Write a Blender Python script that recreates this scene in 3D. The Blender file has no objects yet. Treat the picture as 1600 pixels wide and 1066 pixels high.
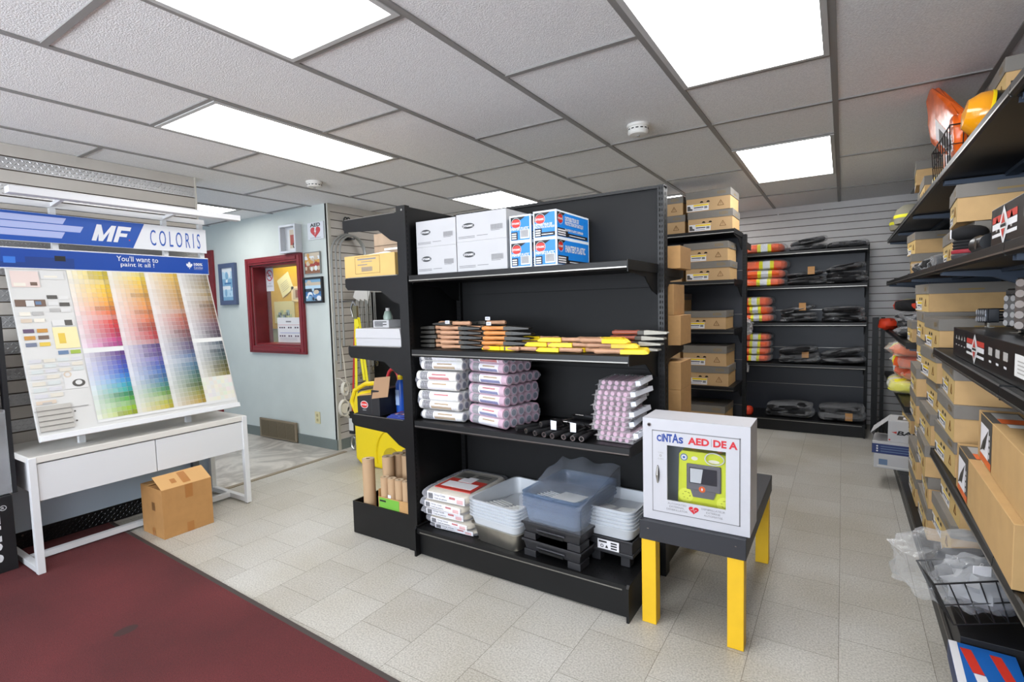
import bpy, math, random
from mathutils import Matrix, Vector
R = math.radians
random.seed(7)
scene = bpy.context.scene
COL = scene.collection

# ---------------------------------------------------------------- camera, world, exposure
def cam_axes(yaw, pitch, roll):
    cy, sy, cp, sp = math.cos(yaw), math.sin(yaw), math.cos(pitch), math.sin(pitch)
    r = Vector((cy, -sy, 0)); f = Vector((sy*cp, cy*cp, sp)); u = r.cross(f)
    c, s = math.cos(roll), math.sin(roll)
    return c*r + s*u, -s*r + c*u, f
cr, cu, cf = cam_axes(-0.5665045, -0.0686470, -0.0266267)
cam_data = bpy.data.cameras.new('camera')
cam_data.sensor_width = 36.0
cam_data.lens = 813.5645/1600*36.0
cam_data.clip_start = 0.02
cam = bpy.data.objects.new('camera', cam_data)
COL.objects.link(cam)
mw = Matrix.Identity(4)
for i in range(3):
    mw[i][0], mw[i][1], mw[i][2] = cr[i], cu[i], -cf[i]
mw[0][3], mw[1][3], mw[2][3] = 0, 0, 1.353
cam.matrix_world = mw
scene.camera = cam

scene.view_settings.view_transform = 'Standard'
scene.view_settings.look = 'None'
scene.view_settings.gamma = 1.0
scene.view_settings.use_curve_mapping = False
scene.view_settings.exposure = 0.06
PANEL = 9.5      # strength of the ceiling light diffusers
wd = bpy.data.worlds.new('world'); scene.world = wd; wd.use_nodes = True
wd.node_tree.nodes['Background'].inputs[0].default_value = (.62, .76, 1.0, 1)
wd.node_tree.nodes['Background'].inputs[1].default_value = 1.6
# shop front daylight: unseen lamp added behind the camera, tilted up to brighten the ceiling
ld = bpy.data.lights.new('daylight_ceiling_fill', 'AREA'); ld.shape = 'RECTANGLE'; ld.size = 4.2; ld.size_y = 1.6
ld.energy = 270; ld.color = (.87, .93, 1.0)
lo = bpy.data.objects.new('daylight_ceiling_fill', ld); COL.objects.link(lo)
lo.location = (-1.6, -2.75, 1.45); lo.rotation_euler = (R(136), 0, 0)

# ---------------------------------------------------------------- helpers
def lin(h):
    if not isinstance(h, str): return tuple(h)
    h = h.lstrip('#'); o = []
    for i in (0, 2, 4):
        c = int(h[i:i+2], 16)/255
        o.append(c/12.92 if c <= .04045 else ((c+.055)/1.055)**2.4)
    return tuple(o)
MATS = {}
def mat(name, col='#888888', rough=.5, metal=0, noise=0, nscale=20, bump=0, bscale=80, alpha=1, emit=0, trans=0, spec=.5, coat=0):
    if name in MATS: return MATS[name]
    m = bpy.data.materials.new(name); m.use_nodes = True
    nt = m.node_tree; b = nt.nodes['Principled BSDF']; c = lin(col)
    b.inputs['Base Color'].default_value = (*c, 1); b.inputs['Roughness'].default_value = rough
    b.inputs['Metallic'].default_value = metal; b.inputs['Alpha'].default_value = alpha
    b.inputs['Specular IOR Level'].default_value = spec
    b.inputs['Transmission Weight'].default_value = trans; b.inputs['Coat Weight'].default_value = coat
    if emit:
        b.inputs['Emission Color'].default_value = (*c, 1); b.inputs['Emission Strength'].default_value = emit
    if noise or bump:
        tc = nt.nodes.new('ShaderNodeTexCoord')
    if noise:
        n = nt.nodes.new('ShaderNodeTexNoise'); n.inputs['Scale'].default_value = nscale; n.inputs['Detail'].default_value = 4
        nt.links.new(tc.outputs['Object'], n.inputs['Vector'])
        r = nt.nodes.new('ShaderNodeValToRGB')
        r.color_ramp.elements[0].position = .3; r.color_ramp.elements[1].position = .7
        r.color_ramp.elements[0].color = (*[x*(1-noise) for x in c], 1)
        r.color_ramp.elements[1].color = (*[min(1, x*(1+noise)) for x in c], 1)
        nt.links.new(n.outputs['Fac'], r.inputs['Fac']); nt.links.new(r.outputs['Color'], b.inputs['Base Color'])
    if bump:
        n = nt.nodes.new('ShaderNodeTexNoise'); n.inputs['Scale'].default_value = bscale; n.inputs['Detail'].default_value = 3
        nt.links.new(tc.outputs['Object'], n.inputs['Vector'])
        bp = nt.nodes.new('ShaderNodeBump'); bp.inputs['Strength'].default_value = bump; bp.inputs['Distance'].default_value = .004
        nt.links.new(n.outputs['Fac'], bp.inputs['Height']); nt.links.new(bp.outputs['Normal'], b.inputs['Normal'])
    MATS[name] = m
    return m
def film(name, col='#ffffff', op=.25, rough=.12, tint='#ffffff', scale=30, bump=.6, face=.38):
    """clear plastic film: mostly see-through, with glossy creases"""
    if name in MATS: return MATS[name]
    m = bpy.data.materials.new(name); m.use_nodes = True; nt = m.node_tree
    nt.nodes.remove(nt.nodes['Principled BSDF']); out = nt.nodes['Material Output']
    tr = nt.nodes.new('ShaderNodeBsdfTransparent'); tr.inputs[0].default_value = (*lin(tint), 1)
    gl = nt.nodes.new('ShaderNodeBsdfPrincipled'); gl.inputs['Base Color'].default_value = (*lin(col), 1); gl.inputs['Roughness'].default_value = rough
    gl.inputs['Specular IOR Level'].default_value = .9
    tc = nt.nodes.new('ShaderNodeTexCoord'); n = nt.nodes.new('ShaderNodeTexNoise'); n.inputs['Scale'].default_value = scale; n.inputs['Detail'].default_value = 5
    nt.links.new(tc.outputs['Object'], n.inputs['Vector'])
    bp = nt.nodes.new('ShaderNodeBump'); bp.inputs['Strength'].default_value = bump; bp.inputs['Distance'].default_value = .01
    nt.links.new(n.outputs['Fac'], bp.inputs['Height']); nt.links.new(bp.outputs['Normal'], gl.inputs['Normal'])
    lw = nt.nodes.new('ShaderNodeLayerWeight'); lw.inputs[0].default_value = .35
    ad = nt.nodes.new('ShaderNodeMath'); ad.operation = 'ADD'; ad.inputs[1].default_value = op; ad.use_clamp = True
    ml = nt.nodes.new('ShaderNodeMath'); ml.operation = 'MULTIPLY'; ml.inputs[1].default_value = face
    nt.links.new(lw.outputs['Facing'], ml.inputs[0]); nt.links.new(ml.outputs[0], ad.inputs[0])
    mx = nt.nodes.new('ShaderNodeMixShader'); nt.links.new(ad.outputs[0], mx.inputs[0])
    nt.links.new(tr.outputs[0], mx.inputs[1]); nt.links.new(gl.outputs[0], mx.inputs[2]); nt.links.new(mx.outputs[0], out.inputs[0])
    MATS[name] = m
    return m
TXT = {}
def text_geo(s, bold=0, shear=0):
    k = (s, bold, shear)
    if k not in TXT:
        cu_ = bpy.data.curves.new('t', 'FONT'); cu_.body = s; cu_.resolution_u = 3; cu_.offset = bold; cu_.shear = shear
        cu_.align_x = 'CENTER'
        ob = bpy.data.objects.new('t', cu_); COL.objects.link(ob)
        bpy.context.view_layer.update()
        me = bpy.data.meshes.new_from_object(ob)
        vs = [v.co.copy() for v in me.vertices]; fs = [tuple(p.vertices) for p in me.polygons]
        bpy.data.objects.remove(ob); bpy.data.curves.remove(cu_); bpy.data.meshes.remove(me)
        xs = [v.x for v in vs]; ys = [v.y for v in vs]
        x0, x1, y0, y1 = min(xs), max(xs), min(ys), max(ys)
        TXT[k] = ([((v.x-x0)/(x1-x0), (v.y-y0)/(y1-y0)) for v in vs], fs)
    return TXT[k]
class MB:
    def __init__(s): s.v = []; s.f = []; s.fm = []; s.ms = []; s.T = None
    def mi(s, m):
        if m not in s.ms: s.ms.append(m)
        return s.ms.index(m)
    def add(s, pts, faces, m):
        b = len(s.v); i = s.mi(m)
        for p in pts:
            p = Vector(p); s.v.append(s.T @ p if s.T else p)
        for f in faces: s.f.append(tuple(b+k for k in f)); s.fm.append(i)
        return s
    def box(s, x0, y0, z0, x1, y1, z1, m):
        return s.add([(x0,y0,z0),(x1,y0,z0),(x1,y1,z0),(x0,y1,z0),(x0,y0,z1),(x1,y0,z1),(x1,y1,z1),(x0,y1,z1)],
              [(3,2,1,0),(4,5,6,7),(0,1,5,4),(1,2,6,5),(2,3,7,6),(3,0,4,7)], m)
    def hexa(s, p, m):
        return s.add(p, [(3,2,1,0),(4,5,6,7),(0,1,5,4),(1,2,6,5),(2,3,7,6),(3,0,4,7)], m)
    def bar(s, a, b, w, h, m, up=(0,0,1)):
        a, b, up = Vector(a), Vector(b), Vector(up); d = (b-a).normalized(); x = d.cross(up).normalized(); y = x.cross(d)
        c = [(-1,-1),(1,-1),(1,1),(-1,1)]
        return s.hexa([a+x*i*w/2+y*j*h/2 for i, j in c]+[b+x*i*w/2+y*j*h/2 for i, j in c], m)
    def decal(s, o, r, u, w, h, m):
        o, r, u = Vector(o), Vector(r), Vector(u)
        return s.add([o, o+r*w, o+r*w+u*h, o+u*h], [(0,1,2,3)], m)
    def poly(s, pts, m): return s.add(pts, [tuple(range(len(pts)))], m)
    def shape(s, o, r, u, pts, m):
        o, r, u = Vector(o), Vector(r), Vector(u)
        return s.poly([o+r*a+u*b for a, b in pts], m)
    def disc(s, o, r, u, rx, ry, m, n=20):
        return s.shape(o, r, u, [(rx*math.cos(2*math.pi*k/n), ry*math.sin(2*math.pi*k/n)) for k in range(n)], m)
    def ring(s, o, r, u, ro, ri, m, n=24):
        o, r, u = Vector(o), Vector(r), Vector(u); p = []
        for k in range(n):
            a = 2*math.pi*k/n; d = r*math.cos(a)+u*math.sin(a); p += [o+d*ro, o+d*ri]
        return s.add(p, [(2*k, (2*k+2) % (2*n), (2*k+3) % (2*n), 2*k+1) for k in range(n)], m)
    def text(s, t, o, r, u, w, h, m, bold=0, shear=0):
        vs, fs = text_geo(t, bold, shear); o, r, u = Vector(o), Vector(r), Vector(u)
        return s.add([o+r*(a*w)+u*(b*h) for a, b in vs], fs, m)
    def prism(s, pts, z0, z1, m, ax=2):
        def P(a, b, c): return {2: (a, b, c), 1: (a, c, b), 0: (c, a, b)}[ax]
        n = len(pts)
        return s.add([P(a, b, z0) for a, b in pts]+[P(a, b, z1) for a, b in pts],
              [tuple(range(n))[::-1], tuple(range(n, 2*n))]+[(k, (k+1) % n, n+(k+1) % n, n+k) for k in range(n)], m)
    def tube(s, pts, rad, m, n=8, closed=False, flat=1):
        pts = [Vector(p) for p in pts]; N = len(pts); ring = []; prev = None
        for i, p in enumerate(pts):
            a = pts[i-1] if (i or closed) else p; b = pts[(i+1) % N] if (i < N-1 or closed) else p
            d = (b-a).normalized()
            if prev is None: x = d.orthogonal().normalized()
            else:
                x = prev-d*prev.dot(d); x = x.normalized() if x.length > 1e-6 else d.orthogonal().normalized()
            prev = x; y = d.cross(x); rr = rad[i] if isinstance(rad, (list, tuple)) else rad
            ring += [p+x*rr*math.cos(2*math.pi*k/n)+y*rr*flat*math.sin(2*math.pi*k/n) for k in range(n)]
        fs = [(i*n+k, i*n+(k+1) % n, ((i+1) % N)*n+(k+1) % n, ((i+1) % N)*n+k) for i in range(N if closed else N-1) for k in range(n)]
        if not closed: fs += [tuple(range(n))[::-1], tuple(range((N-1)*n, N*n))]
        return s.add(ring, fs, m)
    def cyl(s, a, b, ra, m, rb=None, n=16): return s.tube([a, b], [ra, ra if rb is None else rb], m, n)
    def lathe(s, prof, m, n=24, c=(0, 0, 0)):
        p = []
        for r, z in prof: p += [(c[0]+r*math.cos(2*math.pi*k/n), c[1]+r*math.sin(2*math.pi*k/n), c[2]+z) for k in range(n)]
        N = len(prof); fs = [(i*n+k, i*n+(k+1) % n, (i+1)*n+(k+1) % n, (i+1)*n+k) for i in range(N-1) for k in range(n)]
        if prof[0][0] > 1e-5: fs.append(tuple(range(n))[::-1])
        if prof[-1][0] > 1e-5: fs.append(tuple(range((N-1)*n, N*n)))
        return s.add(p, fs, m)
    def pillow(s, c, sz, m, e=.5, amp=.06, seed=0, nu=20, nv=10, freq=3.0, flatbottom=True):
        """a soft bag: a rounded box with lumps"""
        from mathutils import noise
        def sg(x, p): return math.copysign(abs(x)**p, x)
        P = []
        for j in range(nv+1):
            ph = -math.pi/2+math.pi*j/nv
            for i in range(nu):
                th = 2*math.pi*i/nu
                d = Vector((sg(math.cos(ph), e)*sg(math.cos(th), e), sg(math.cos(ph), e)*sg(math.sin(th), e), sg(math.sin(ph), .8)))
                k = 1+amp*noise.noise(d*freq+Vector((seed*7.3, seed*1.7, 0)))*2
                q = Vector((d.x*k*sz[0]/2, d.y*k*sz[1]/2, d.z*k*sz[2]/2))
                if flatbottom: q.z = max(q.z, -sz[2]/2)
                P.append(q+Vector(c))
        fs = [(j*nu+i, j*nu+(i+1) % nu, (j+1)*nu+(i+1) % nu, (j+1)*nu+i) for j in range(nv) for i in range(nu)]
        return s.add(P, fs, m)
    def sheet(s, fn, nu, nv, m):
        P = [fn(i/nu, j/nv) for j in range(nv+1) for i in range(nu+1)]
        return s.add(P, [(j*(nu+1)+i, j*(nu+1)+i+1, (j+1)*(nu+1)+i+1, (j+1)*(nu+1)+i) for j in range(nv) for i in range(nu)], m)
    def build(s, name, parent=None, loc=(0, 0, 0), rz=0, bev=0, smooth=False, kind=None):
        me = bpy.data.meshes.new(name); me.from_pydata([tuple(v) for v in s.v], [], s.f)
        for m in s.ms: me.materials.append(m)
        me.polygons.foreach_set('material_index', s.fm)
        if smooth:
            me.polygons.foreach_set('use_smooth', [True]*len(s.f)); me.set_sharp_from_angle(angle=R(40))
        me.update()
        o = bpy.data.objects.new(name, me); COL.objects.link(o); o.location = loc; o.rotation_euler = (0, 0, rz)
        if parent: o.parent = parent
        if bev:
            bm = o.modifiers.new('bevel', 'BEVEL'); bm.width = bev; bm.segments = 2; bm.limit_method = 'ANGLE'; bm.angle_limit = R(50)
        if kind: o['kind'] = kind
        return o
def tag(o, label, cat, group=None, kind=None):
    o['label'] = label; o['category'] = cat
    if group: o['group'] = group
    if kind: o['kind'] = kind
    return o
def thing(name, label, cat, loc=(0, 0, 0), rz=0, group=None):
    o = bpy.data.objects.new(name, None); COL.objects.link(o); o.empty_display_size = .05
    o.location = loc; o.rotation_euler = (0, 0, rz)
    return tag(o, label, cat, group)
def dup(root, loc, rz=None, label=None, group=None, rot=None):
    def cp(o, par):
        c = o.copy(); COL.objects.link(c)
        if par: c.parent = par
        for k in o.children: cp(k, c)
        return c
    c = cp(root, None); c.location = loc
    if rz is not None: c.rotation_euler = (0, 0, rz)
    if rot is not None: c.rotation_euler = rot
    if label: c['label'] = label
    if group: c['group'] = group
    return c
ORD = ['bottom', 'second', 'third', 'fourth', 'fifth', 'sixth', 'seventh', 'eighth', 'ninth', 'tenth', 'eleventh']
def nth(i, n):
    if n == 1: return 'only'
    if i == 0: return 'bottom'
    if i == n-1: return 'top'
    return ORD[i]+' from bottom'
EX, EY, EZ = Vector((1,0,0)), Vector((0,1,0)), Vector((0,0,1))

BLACK = mat('black_steel', '#0d0d0e', .42, spec=.35, noise=.15, nscale=12)
BLACKD = mat('black_hole', '#060606', .9)
EDGE = mat('glint_strip', '#8f8c86', .28, .85)  # bright strips laid on as the highlight along shelf edges; panel seams too
WHITE = mat('white_paint', '#dcdcde', .45)
INK = mat('black_ink', '#17171a', .6)
GREYINK = mat('grey_ink', '#7e7e80', .6)
PAPER = mat('white_paper', '#dededc', .6)
STEEL = mat('bright_steel', '#b9b7b2', .25, 1)
KRAFT = mat('kraft_card', '#b98f5c', .75, noise=.06, nscale=30)
RED = mat('red_ink', '#c3202b', .5)
BLUE = mat('blue_ink', '#1b53b3', .45)
YELLOW = mat('yellow_plastic', '#f2cf0c', .4)
CLEAR = film('clear_film')
# ================================================================ SETTING
CZ = 2.352
GX = lambda k: -1.267+.61*k
GY = lambda j: 1.984+.61*j
def nodes_mat(name):
    m = bpy.data.materials.new(name); m.use_nodes = True; MATS[name] = m
    return m, m.node_tree, m.node_tree.nodes['Principled BSDF']
# floor: vinyl tiles in running bond, rows along y
fm, nt, b = nodes_mat('vinyl_tile')
tc = nt.nodes.new('ShaderNodeTexCoord'); mp = nt.nodes.new('ShaderNodeMapping')
mp.inputs['Rotation'].default_value = (0, 0, R(90)); mp.inputs['Location'].default_value = (.155, -.0055, 0)
br = nt.nodes.new('ShaderNodeTexBrick'); br.inputs['Scale'].default_value = 1.0
br.offset = .5; br.inputs['Brick Width'].default_value = .2925; br.inputs['Row Height'].default_value = .2925
br.inputs['Mortar Size'].default_value = .0011; br.inputs['Mortar Smooth'].default_value = .1
br.inputs['Color1'].default_value = (*lin('#c2bfb8'), 1); br.inputs['Color2'].default_value = (*lin('#b8b4ac'), 1); br.inputs['Mortar'].default_value = (*lin('#7a746a'), 1)
nt.links.new(tc.outputs['Object'], mp.inputs['Vector']); nt.links.new(mp.outputs[0], br.inputs['Vector'])
n1 = nt.nodes.new('ShaderNodeTexNoise'); n1.inputs['Scale'].default_value = 140; n1.inputs['Detail'].default_value = 5
n2 = nt.nodes.new('ShaderNodeTexNoise'); n2.inputs['Scale'].default_value = 1.6; n2.inputs['Detail'].default_value = 6
nt.links.new(tc.outputs['Object'], n1.inputs['Vector']); nt.links.new(tc.outputs['Object'], n2.inputs['Vector'])
r1 = nt.nodes.new('ShaderNodeValToRGB'); r1.color_ramp.elements[0].position = .35; r1.color_ramp.elements[1].position = .62
r1.color_ramp.elements[0].color = (.70, .70, .69, 1); r1.color_ramp.elements[1].color = (1.08, 1.08, 1.08, 1)
r2 = nt.nodes.new('ShaderNodeValToRGB'); r2.color_ramp.elements[0].position = .3; r2.color_ramp.elements[1].position = .6
r2.color_ramp.elements[0].color = (.8, .76, .67, 1); r2.color_ramp.elements[1].color = (1, 1, 1, 1)
nt.links.new(n1.outputs[0], r1.inputs[0]); nt.links.new(n2.outputs[0], r2.inputs[0])
x1 = nt.nodes.new('ShaderNodeMixRGB'); x1.blend_type = 'MULTIPLY'; x1.inputs[0].default_value = 1
x2 = nt.nodes.new('ShaderNodeMixRGB'); x2.blend_type = 'MULTIPLY'; x2.inputs[0].default_value = .8
nt.links.new(br.outputs['Color'], x1.inputs[1]); nt.links.new(r1.outputs[0], x1.inputs[2])
nt.links.new(x1.outputs[0], x2.inputs[1]); nt.links.new(r2.outputs[0], x2.inputs[2]); nt.links.new(x2.outputs[0], b.inputs['Base Color'])
b.inputs['Roughness'].default_value = .42
def struct(name, mb, **k):
    o = mb.build(name, **k); o['kind'] = 'structure'; return o
mb = MB(); mb.box(-3.99, -3.0, -.1, 1.0, 6.7, 0, fm); struct('floor', mb)
# marble sheet floor in the passage
mm, nt, b = nodes_mat('marble_sheet')
tc = nt.nodes.new('ShaderNodeTexCoord'); n1 = nt.nodes.new('ShaderNodeTexNoise'); n1.inputs['Scale'].default_value = 2.2; n1.inputs['Detail'].default_value = 7; n1.inputs['Distortion'].default_value = .9
r1 = nt.nodes.new('ShaderNodeValToRGB')
for p, c in ((.3, '#8d877f'), (.45, '#cfc9bf'), (.55, '#a59f96'), (.7, '#e6e0d6')):
    e = r1.color_ramp.elements.new(p); e.color = (*lin(c), 1)
r1.color_ramp.elements.remove(r1.color_ramp.elements[0]); r1.color_ramp.elements.remove(r1.color_ramp.elements[-1])
nt.links.new(tc.outputs['Object'], n1.inputs[0]); nt.links.new(n1.outputs[0], r1.inputs[0]); nt.links.new(r1.outputs[0], b.inputs['Base Color']); b.inputs['Roughness'].default_value = .35
mb = MB(); mb.box(-7.2, .5, -.1, -3.99, 5.0, 0, mm); struct('floor_passage', mb)
TRIMG = mat('grey_vinyl_trim', '#77736a', .5)
mb = MB(); mb.box(-4.01, 2.06, 0, -3.965, 3.26, .006, mat('threshold_strip', '#8a7d68', .45)); struct('trim_1', mb, bev=.002)
# entrance carpet
cm = mat('red_carpet', '#5b2123', .95, noise=.22, nscale=160, bump=.8, bscale=300)
nt = cm.node_tree; b = nt.nodes['Principled BSDF']; src = b.inputs['Base Color'].links[0].from_socket
tc = nt.nodes.new('ShaderNodeTexCoord'); nz = nt.nodes.new('ShaderNodeTexNoise'); nz.inputs['Scale'].default_value = 1.7; nz.inputs['Detail'].default_value = 5
rp = nt.nodes.new('ShaderNodeValToRGB'); rp.color_ramp.elements[0].position = .35; rp.color_ramp.elements[1].position = .65
rp.color_ramp.elements[0].color = (.72, .72, .72, 1); rp.color_ramp.elements[1].color = (1.1, 1.1, 1.1, 1)
mx = nt.nodes.new('ShaderNodeMixRGB'); mx.blend_type = 'MULTIPLY'; mx.inputs[0].default_value = 1
nt.links.new(tc.outputs['Object'], nz.inputs[0]); nt.links.new(nz.outputs[0], rp.inputs[0]); nt.links.new(src, mx.inputs[1]); nt.links.new(rp.outputs[0], mx.inputs[2]); nt.links.new(mx.outputs[0], b.inputs['Base Color'])
t = thing('carpet', 'dark red entrance carpet covering the near left of the tile floor', 'carpet', (0, 0, 0))
ey = lambda x: 1.353-.0405*(x+3.71)
mb = MB(); mb.prism([(-4.03, -2.9), (.3, -2.9), (.3, ey(.3)), (-4.03, ey(-4.03))], 0, .007, cm)
mb.disc((-2.572, .903, .0076), EX, EY, .03, .045, mat('carpet_stain', '#3a2422', .95)); mb.build('pile', t)
mb = MB(); mb.prism([(-4.03, ey(-4.03)), (.3, ey(.3)), (.3, ey(.3)+.022), (-4.03, ey(-4.03)+.022)], 0, .008, mat('carpet_edge', '#3c3431', .6)); mb.build('edge_strip', t)

# ceiling: acoustic tiles, grid, lights
tm = mat('acoustic_tile', '#ececec', .9, noise=.1, nscale=140, bump=.7, bscale=170)
mb = MB(); mb.box(-7.3, -3.1, CZ, 1.0, 6.8, CZ+.08, tm); struct('ceiling', mb)
TB = mat('ceiling_grid', '#8d8b88', .5)  # white metal grid; its shade is put into this grey
LIGHTS = [(1, -1, 2), (-3, -1, 2), (-1, -3, 2), (1, 3, 2), (-3, 3, 2), (-1, 5, 2), (-7, -.44, 2)]
mb = MB(); zt = CZ-.006
for k in range(-10, 4):
    y0 = -3.0
    mb.box(GX(k)-.013, y0, zt, GX(k)+.013, 6.6, CZ+.001, TB)
struct('trim_2', mb)
mb = MB()
J = {-10: [0, 2], -9: [1], -8: [0, 2], -7: [-.44, 1.56], -6: [0, 2], -5: [-1, 1, 3], -4: [0, 2, 4, 6], -3: [-1, 1, 2, 3, 5, 7], -2: [-2, 0, 2, 4, 6], -1: [-3, -1, 1, 2, 3, 5, 7],
     0: [-4, -2, 0, 2, 4, 6], 1: [-3, -1, 1, 2, 3, 5, 6.1], 2: [-2, 0, 2, 4.1, 6.2], 3: [-1, 1, 3, 5]}
for k, js in J.items():
    for j in js: mb.box(GX(k)+.013, GY(j)-.012, zt, GX(k+1)-.013, GY(j)+.012, CZ+.001, TB)
struct('trim_3', mb)
DIFF = mat('light_diffuser', '#ffffff', .6, emit=PANEL)
FR = mat('light_frame', '#c4c4c2', .5)
LN = ['bright ceiling light panel above the front of the right aisle', 'long bright ceiling light panel above the paint swatch display', 'bright ceiling light panel above the red carpet',
      'ceiling light panel above the aisle before the orange vests', 'ceiling light panel seen over the white boxes on the black gondola', 'ceiling light panel mostly hidden behind the tall back panel of the gondola',
      'ceiling light panel in the passage with the grey-blue wall']
for (k, j, n), lb in zip(LIGHTS, LN):
    x0, x1, y0, y1 = GX(k)+.013, GX(k+1)-.013, GY(j)+.012, GY(j+n)-.012
    t = thing('ceiling_light', lb, 'light', ((x0+x1)/2, (y0+y1)/2, CZ), 0, 'flat ceiling light panels')
    w, d = (x1-x0)/2, (y1-y0)/2; f = .022
    mb = MB()
    for a in ((-w, -d, w, -d+f), (-w, d-f, w, d), (-w, -d+f, -w+f, d-f), (w-f, -d+f, w, d-f)): mb.box(a[0], a[1], -.01, a[2], a[3], -.001, FR)
    mb.build('frame', t)
    mb = MB(); mb.box(-w+f, -d+f, -.005, w-f, d-f, -.002, DIFF); mb.build('diffuser', t)
DET = mat('detector_plastic', '#e4e2dc', .45)
def detector(x, y, lb, hang):
    t = thing('smoke_detector', lb, 'smoke detector', (x, y, CZ-.0005), 0, 'round smoke detectors on the ceiling')
    mb = MB(); mb.lathe([(.062, 0), (.062, -.012), (.058, -.016)], DET, 32); mb.build('mounting_base', t, smooth=True)
    mb = MB(); mb.lathe([(.055, -.016), (.057, -.024), (.057, -hang), (.05, -hang-.008), (.02, -hang-.012), (0, -hang-.012)], DET, 32)
    for k in range(14):
        a = k/14*2*math.pi; c, s_ = math.cos(a), math.sin(a)
        mb.shape((.0573*c, .0573*s_, -.026), (-s_, c, 0), (0, 0, -1), [(-.008, 0), (.008, 0), (.008, .006), (-.008, .006)], BLACKD)
    hd = mb.build('sensor_head', t, smooth=True)
    mb = MB(); mb.lathe([(.01, -hang-.012), (.009, -hang-.016), (0, -hang-.017)], mat('detector_button', '#8f8d88', .4), 12); mb.build('test_button', hd, smooth=True)
detector(-.992, 2.948, 'deep round white smoke detector above the tall black gondola panel', .048)
detector(-3.484, 2.675, 'white smoke detector on the ceiling near the passage', .034)

# walls
SLATG = mat('slatwall_grey', '#bdb7ae', .45, noise=.04, nscale=6)
SLATB = mat('slatwall_cool', '#d2cfcd', .45, noise=.04, nscale=6)
GROOVE = mat('slat_groove', '#5e5348', .8)
DIAM = mat('diamond_plate', '#c2c2c2', .33, .6)
BPAINT = mat('blue_grey_paint', '#cbd1ca', .6, noise=.03, nscale=4)
def slats(mb, p0, p1, z0, z1, nrm, matf, pitch=.0755, g=.007, dep=.011, top=None):
    p0, p1, nrm = Vector((*p0, 0)), Vector((*p1, 0)), Vector((*nrm, 0)); z = z1; i = 0
    while z > z0+.01:
        a = max(z-pitch+g, z0); m = matf(i)
        q = lambda zz, off: (p0+nrm*off+EZ*zz, p1+nrm*off+EZ*zz)
        L0, L1 = q(z, 0); L2, L3 = q(a, 0); mb.poly([L2, L3, L1, L0], m)
        b0, b1 = q(a, -dep); c0, c1 = q(a-g, -dep); d0, d1 = q(a-g, 0)
        mb.poly([b0, b1, L3, L2], GROOVE); mb.poly([c0, c1, b1, b0], GROOVE); mb.poly([d0, d1, c1, c0], GROOVE)
        z -= pitch; i += 1
def lozenges(mb, x, y0, y1, z0, z1, m, nx=1):
    """raised tread bumps of a diamond plate in the plane x"""
    p = .017; k = 0; y = y0
    rows = max(2, int((z1-z0)/p))
    while y < y1-p:
        for r in range(rows):
            s = 1 if (k+r) % 2 else -1
            cy, cz = y+p/2, z0+(r+.5)*(z1-z0)/rows
            a = Vector((0, .7071, .7071*s)); bb = Vector((0, .7071, -.7071*s)); c = Vector((x, cy, cz))
            L, W = .0115, .0034
            mb.add([c-a*L, c+bb*W, c+a*L, c-bb*W, c+EX*.0028*nx], [(0,1,4),(1,2,4),(2,3,4),(3,0,4)], m)
        y += p; k += 1
mb = MB()
mb.box(-4.16, -3.0, 0, -4.055, 2.06, CZ, mat('wall_core', '#98a1a6', .7))
mb.box(-4.055, -3.0, 0, -4.04, 2.056, .61, mat('blue_wall_low', '#b4c4d4', .6))
slats(mb, (-4.04, -3.0), (-4.04, 2.056), .61, CZ-.002, (1, 0), lambda i: DIAM if i % 2 else SLATG)
z = CZ-.002; i = 0
while z > .68:
    if i % 2: lozenges(mb, -4.0395, .55, 2.05, z-.066, z-.002, DIAM)
    z -= .0755; i += 1
mb.box(-4.165, 2.056, 0, -4.036, 2.068, CZ, mat('wall_end_trim', '#c9c5bb', .5))
struct('wall_left', mb)
BDIAM = mat('black_diamond_plate', '#161618', .3, .3)
mb = MB(); mb.box(-4.045, -3.0, 0, -4.034, 2.056, .105, BDIAM)
lozenges(mb, -4.0338, .6, 2.0, .01, .1, BDIAM)
for y in (.95, 1.4, 1.75): mb.disc((-4.031, y, .085), EY, EZ, .006, .006, STEEL, 10)
struct('baseboard_left', mb)
# passage: the grey-blue wall with the interior window and the red door frame
WY = 3.26
mb = MB()
wx0, wx1, wz0, wz1 = -5.36, -4.55, .995, 1.845
dz1 = 1.99
mb.box(-6.18, WY, 0, wx0, WY+.2, CZ, BPAINT); mb.box(wx1, WY, 0, -4.1, WY+.2, CZ, BPAINT)
mb.box(wx0, WY, 0, wx1, WY+.2, wz0, BPAINT); mb.box(wx0, WY, wz1, wx1, WY+.2, CZ, BPAINT); mb.box(-7.2, WY, dz1, -6.18, WY+.2, CZ, BPAINT)
struct('wall_passage', mb)
mb = MB(); mb.box(-7.3, .4, 0, -7.2, 5.0, CZ, BPAINT); struct('wall_far_left', mb)
BASEG = mat('grey_rubber_base', '#6f7772', .55)
mb = MB(); mb.box(-6.07, WY-.012, 0, -4.09, WY, .1, BASEG); struct('baseboard_passage', mb)
REDW = mat('red_painted_wood', '#7d1f27', .4, noise=.08, nscale=15)
GLASS = film('window_glass', op=.0, rough=.02, scale=1, bump=0, face=.16)
root = bpy.data.objects.new('window_1', None); COL.objects.link(root); root.location = ((wx0+wx1)/2, WY, wz0); root['kind'] = 'structure'
hw, hh = (wx1-wx0)/2, wz1-wz0
mb = MB(); e = .075
for a in ((-hw-e, -e, -hw, hh+e), (hw, -e, hw+e, hh+e)):
    mb.box(a[0], -.028, a[1], a[2], 0, a[3], REDW); mb.box(a[0]+.02, -.036, a[1]+.02, a[2]-.02, -.02, a[3]-.02, REDW)
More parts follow.
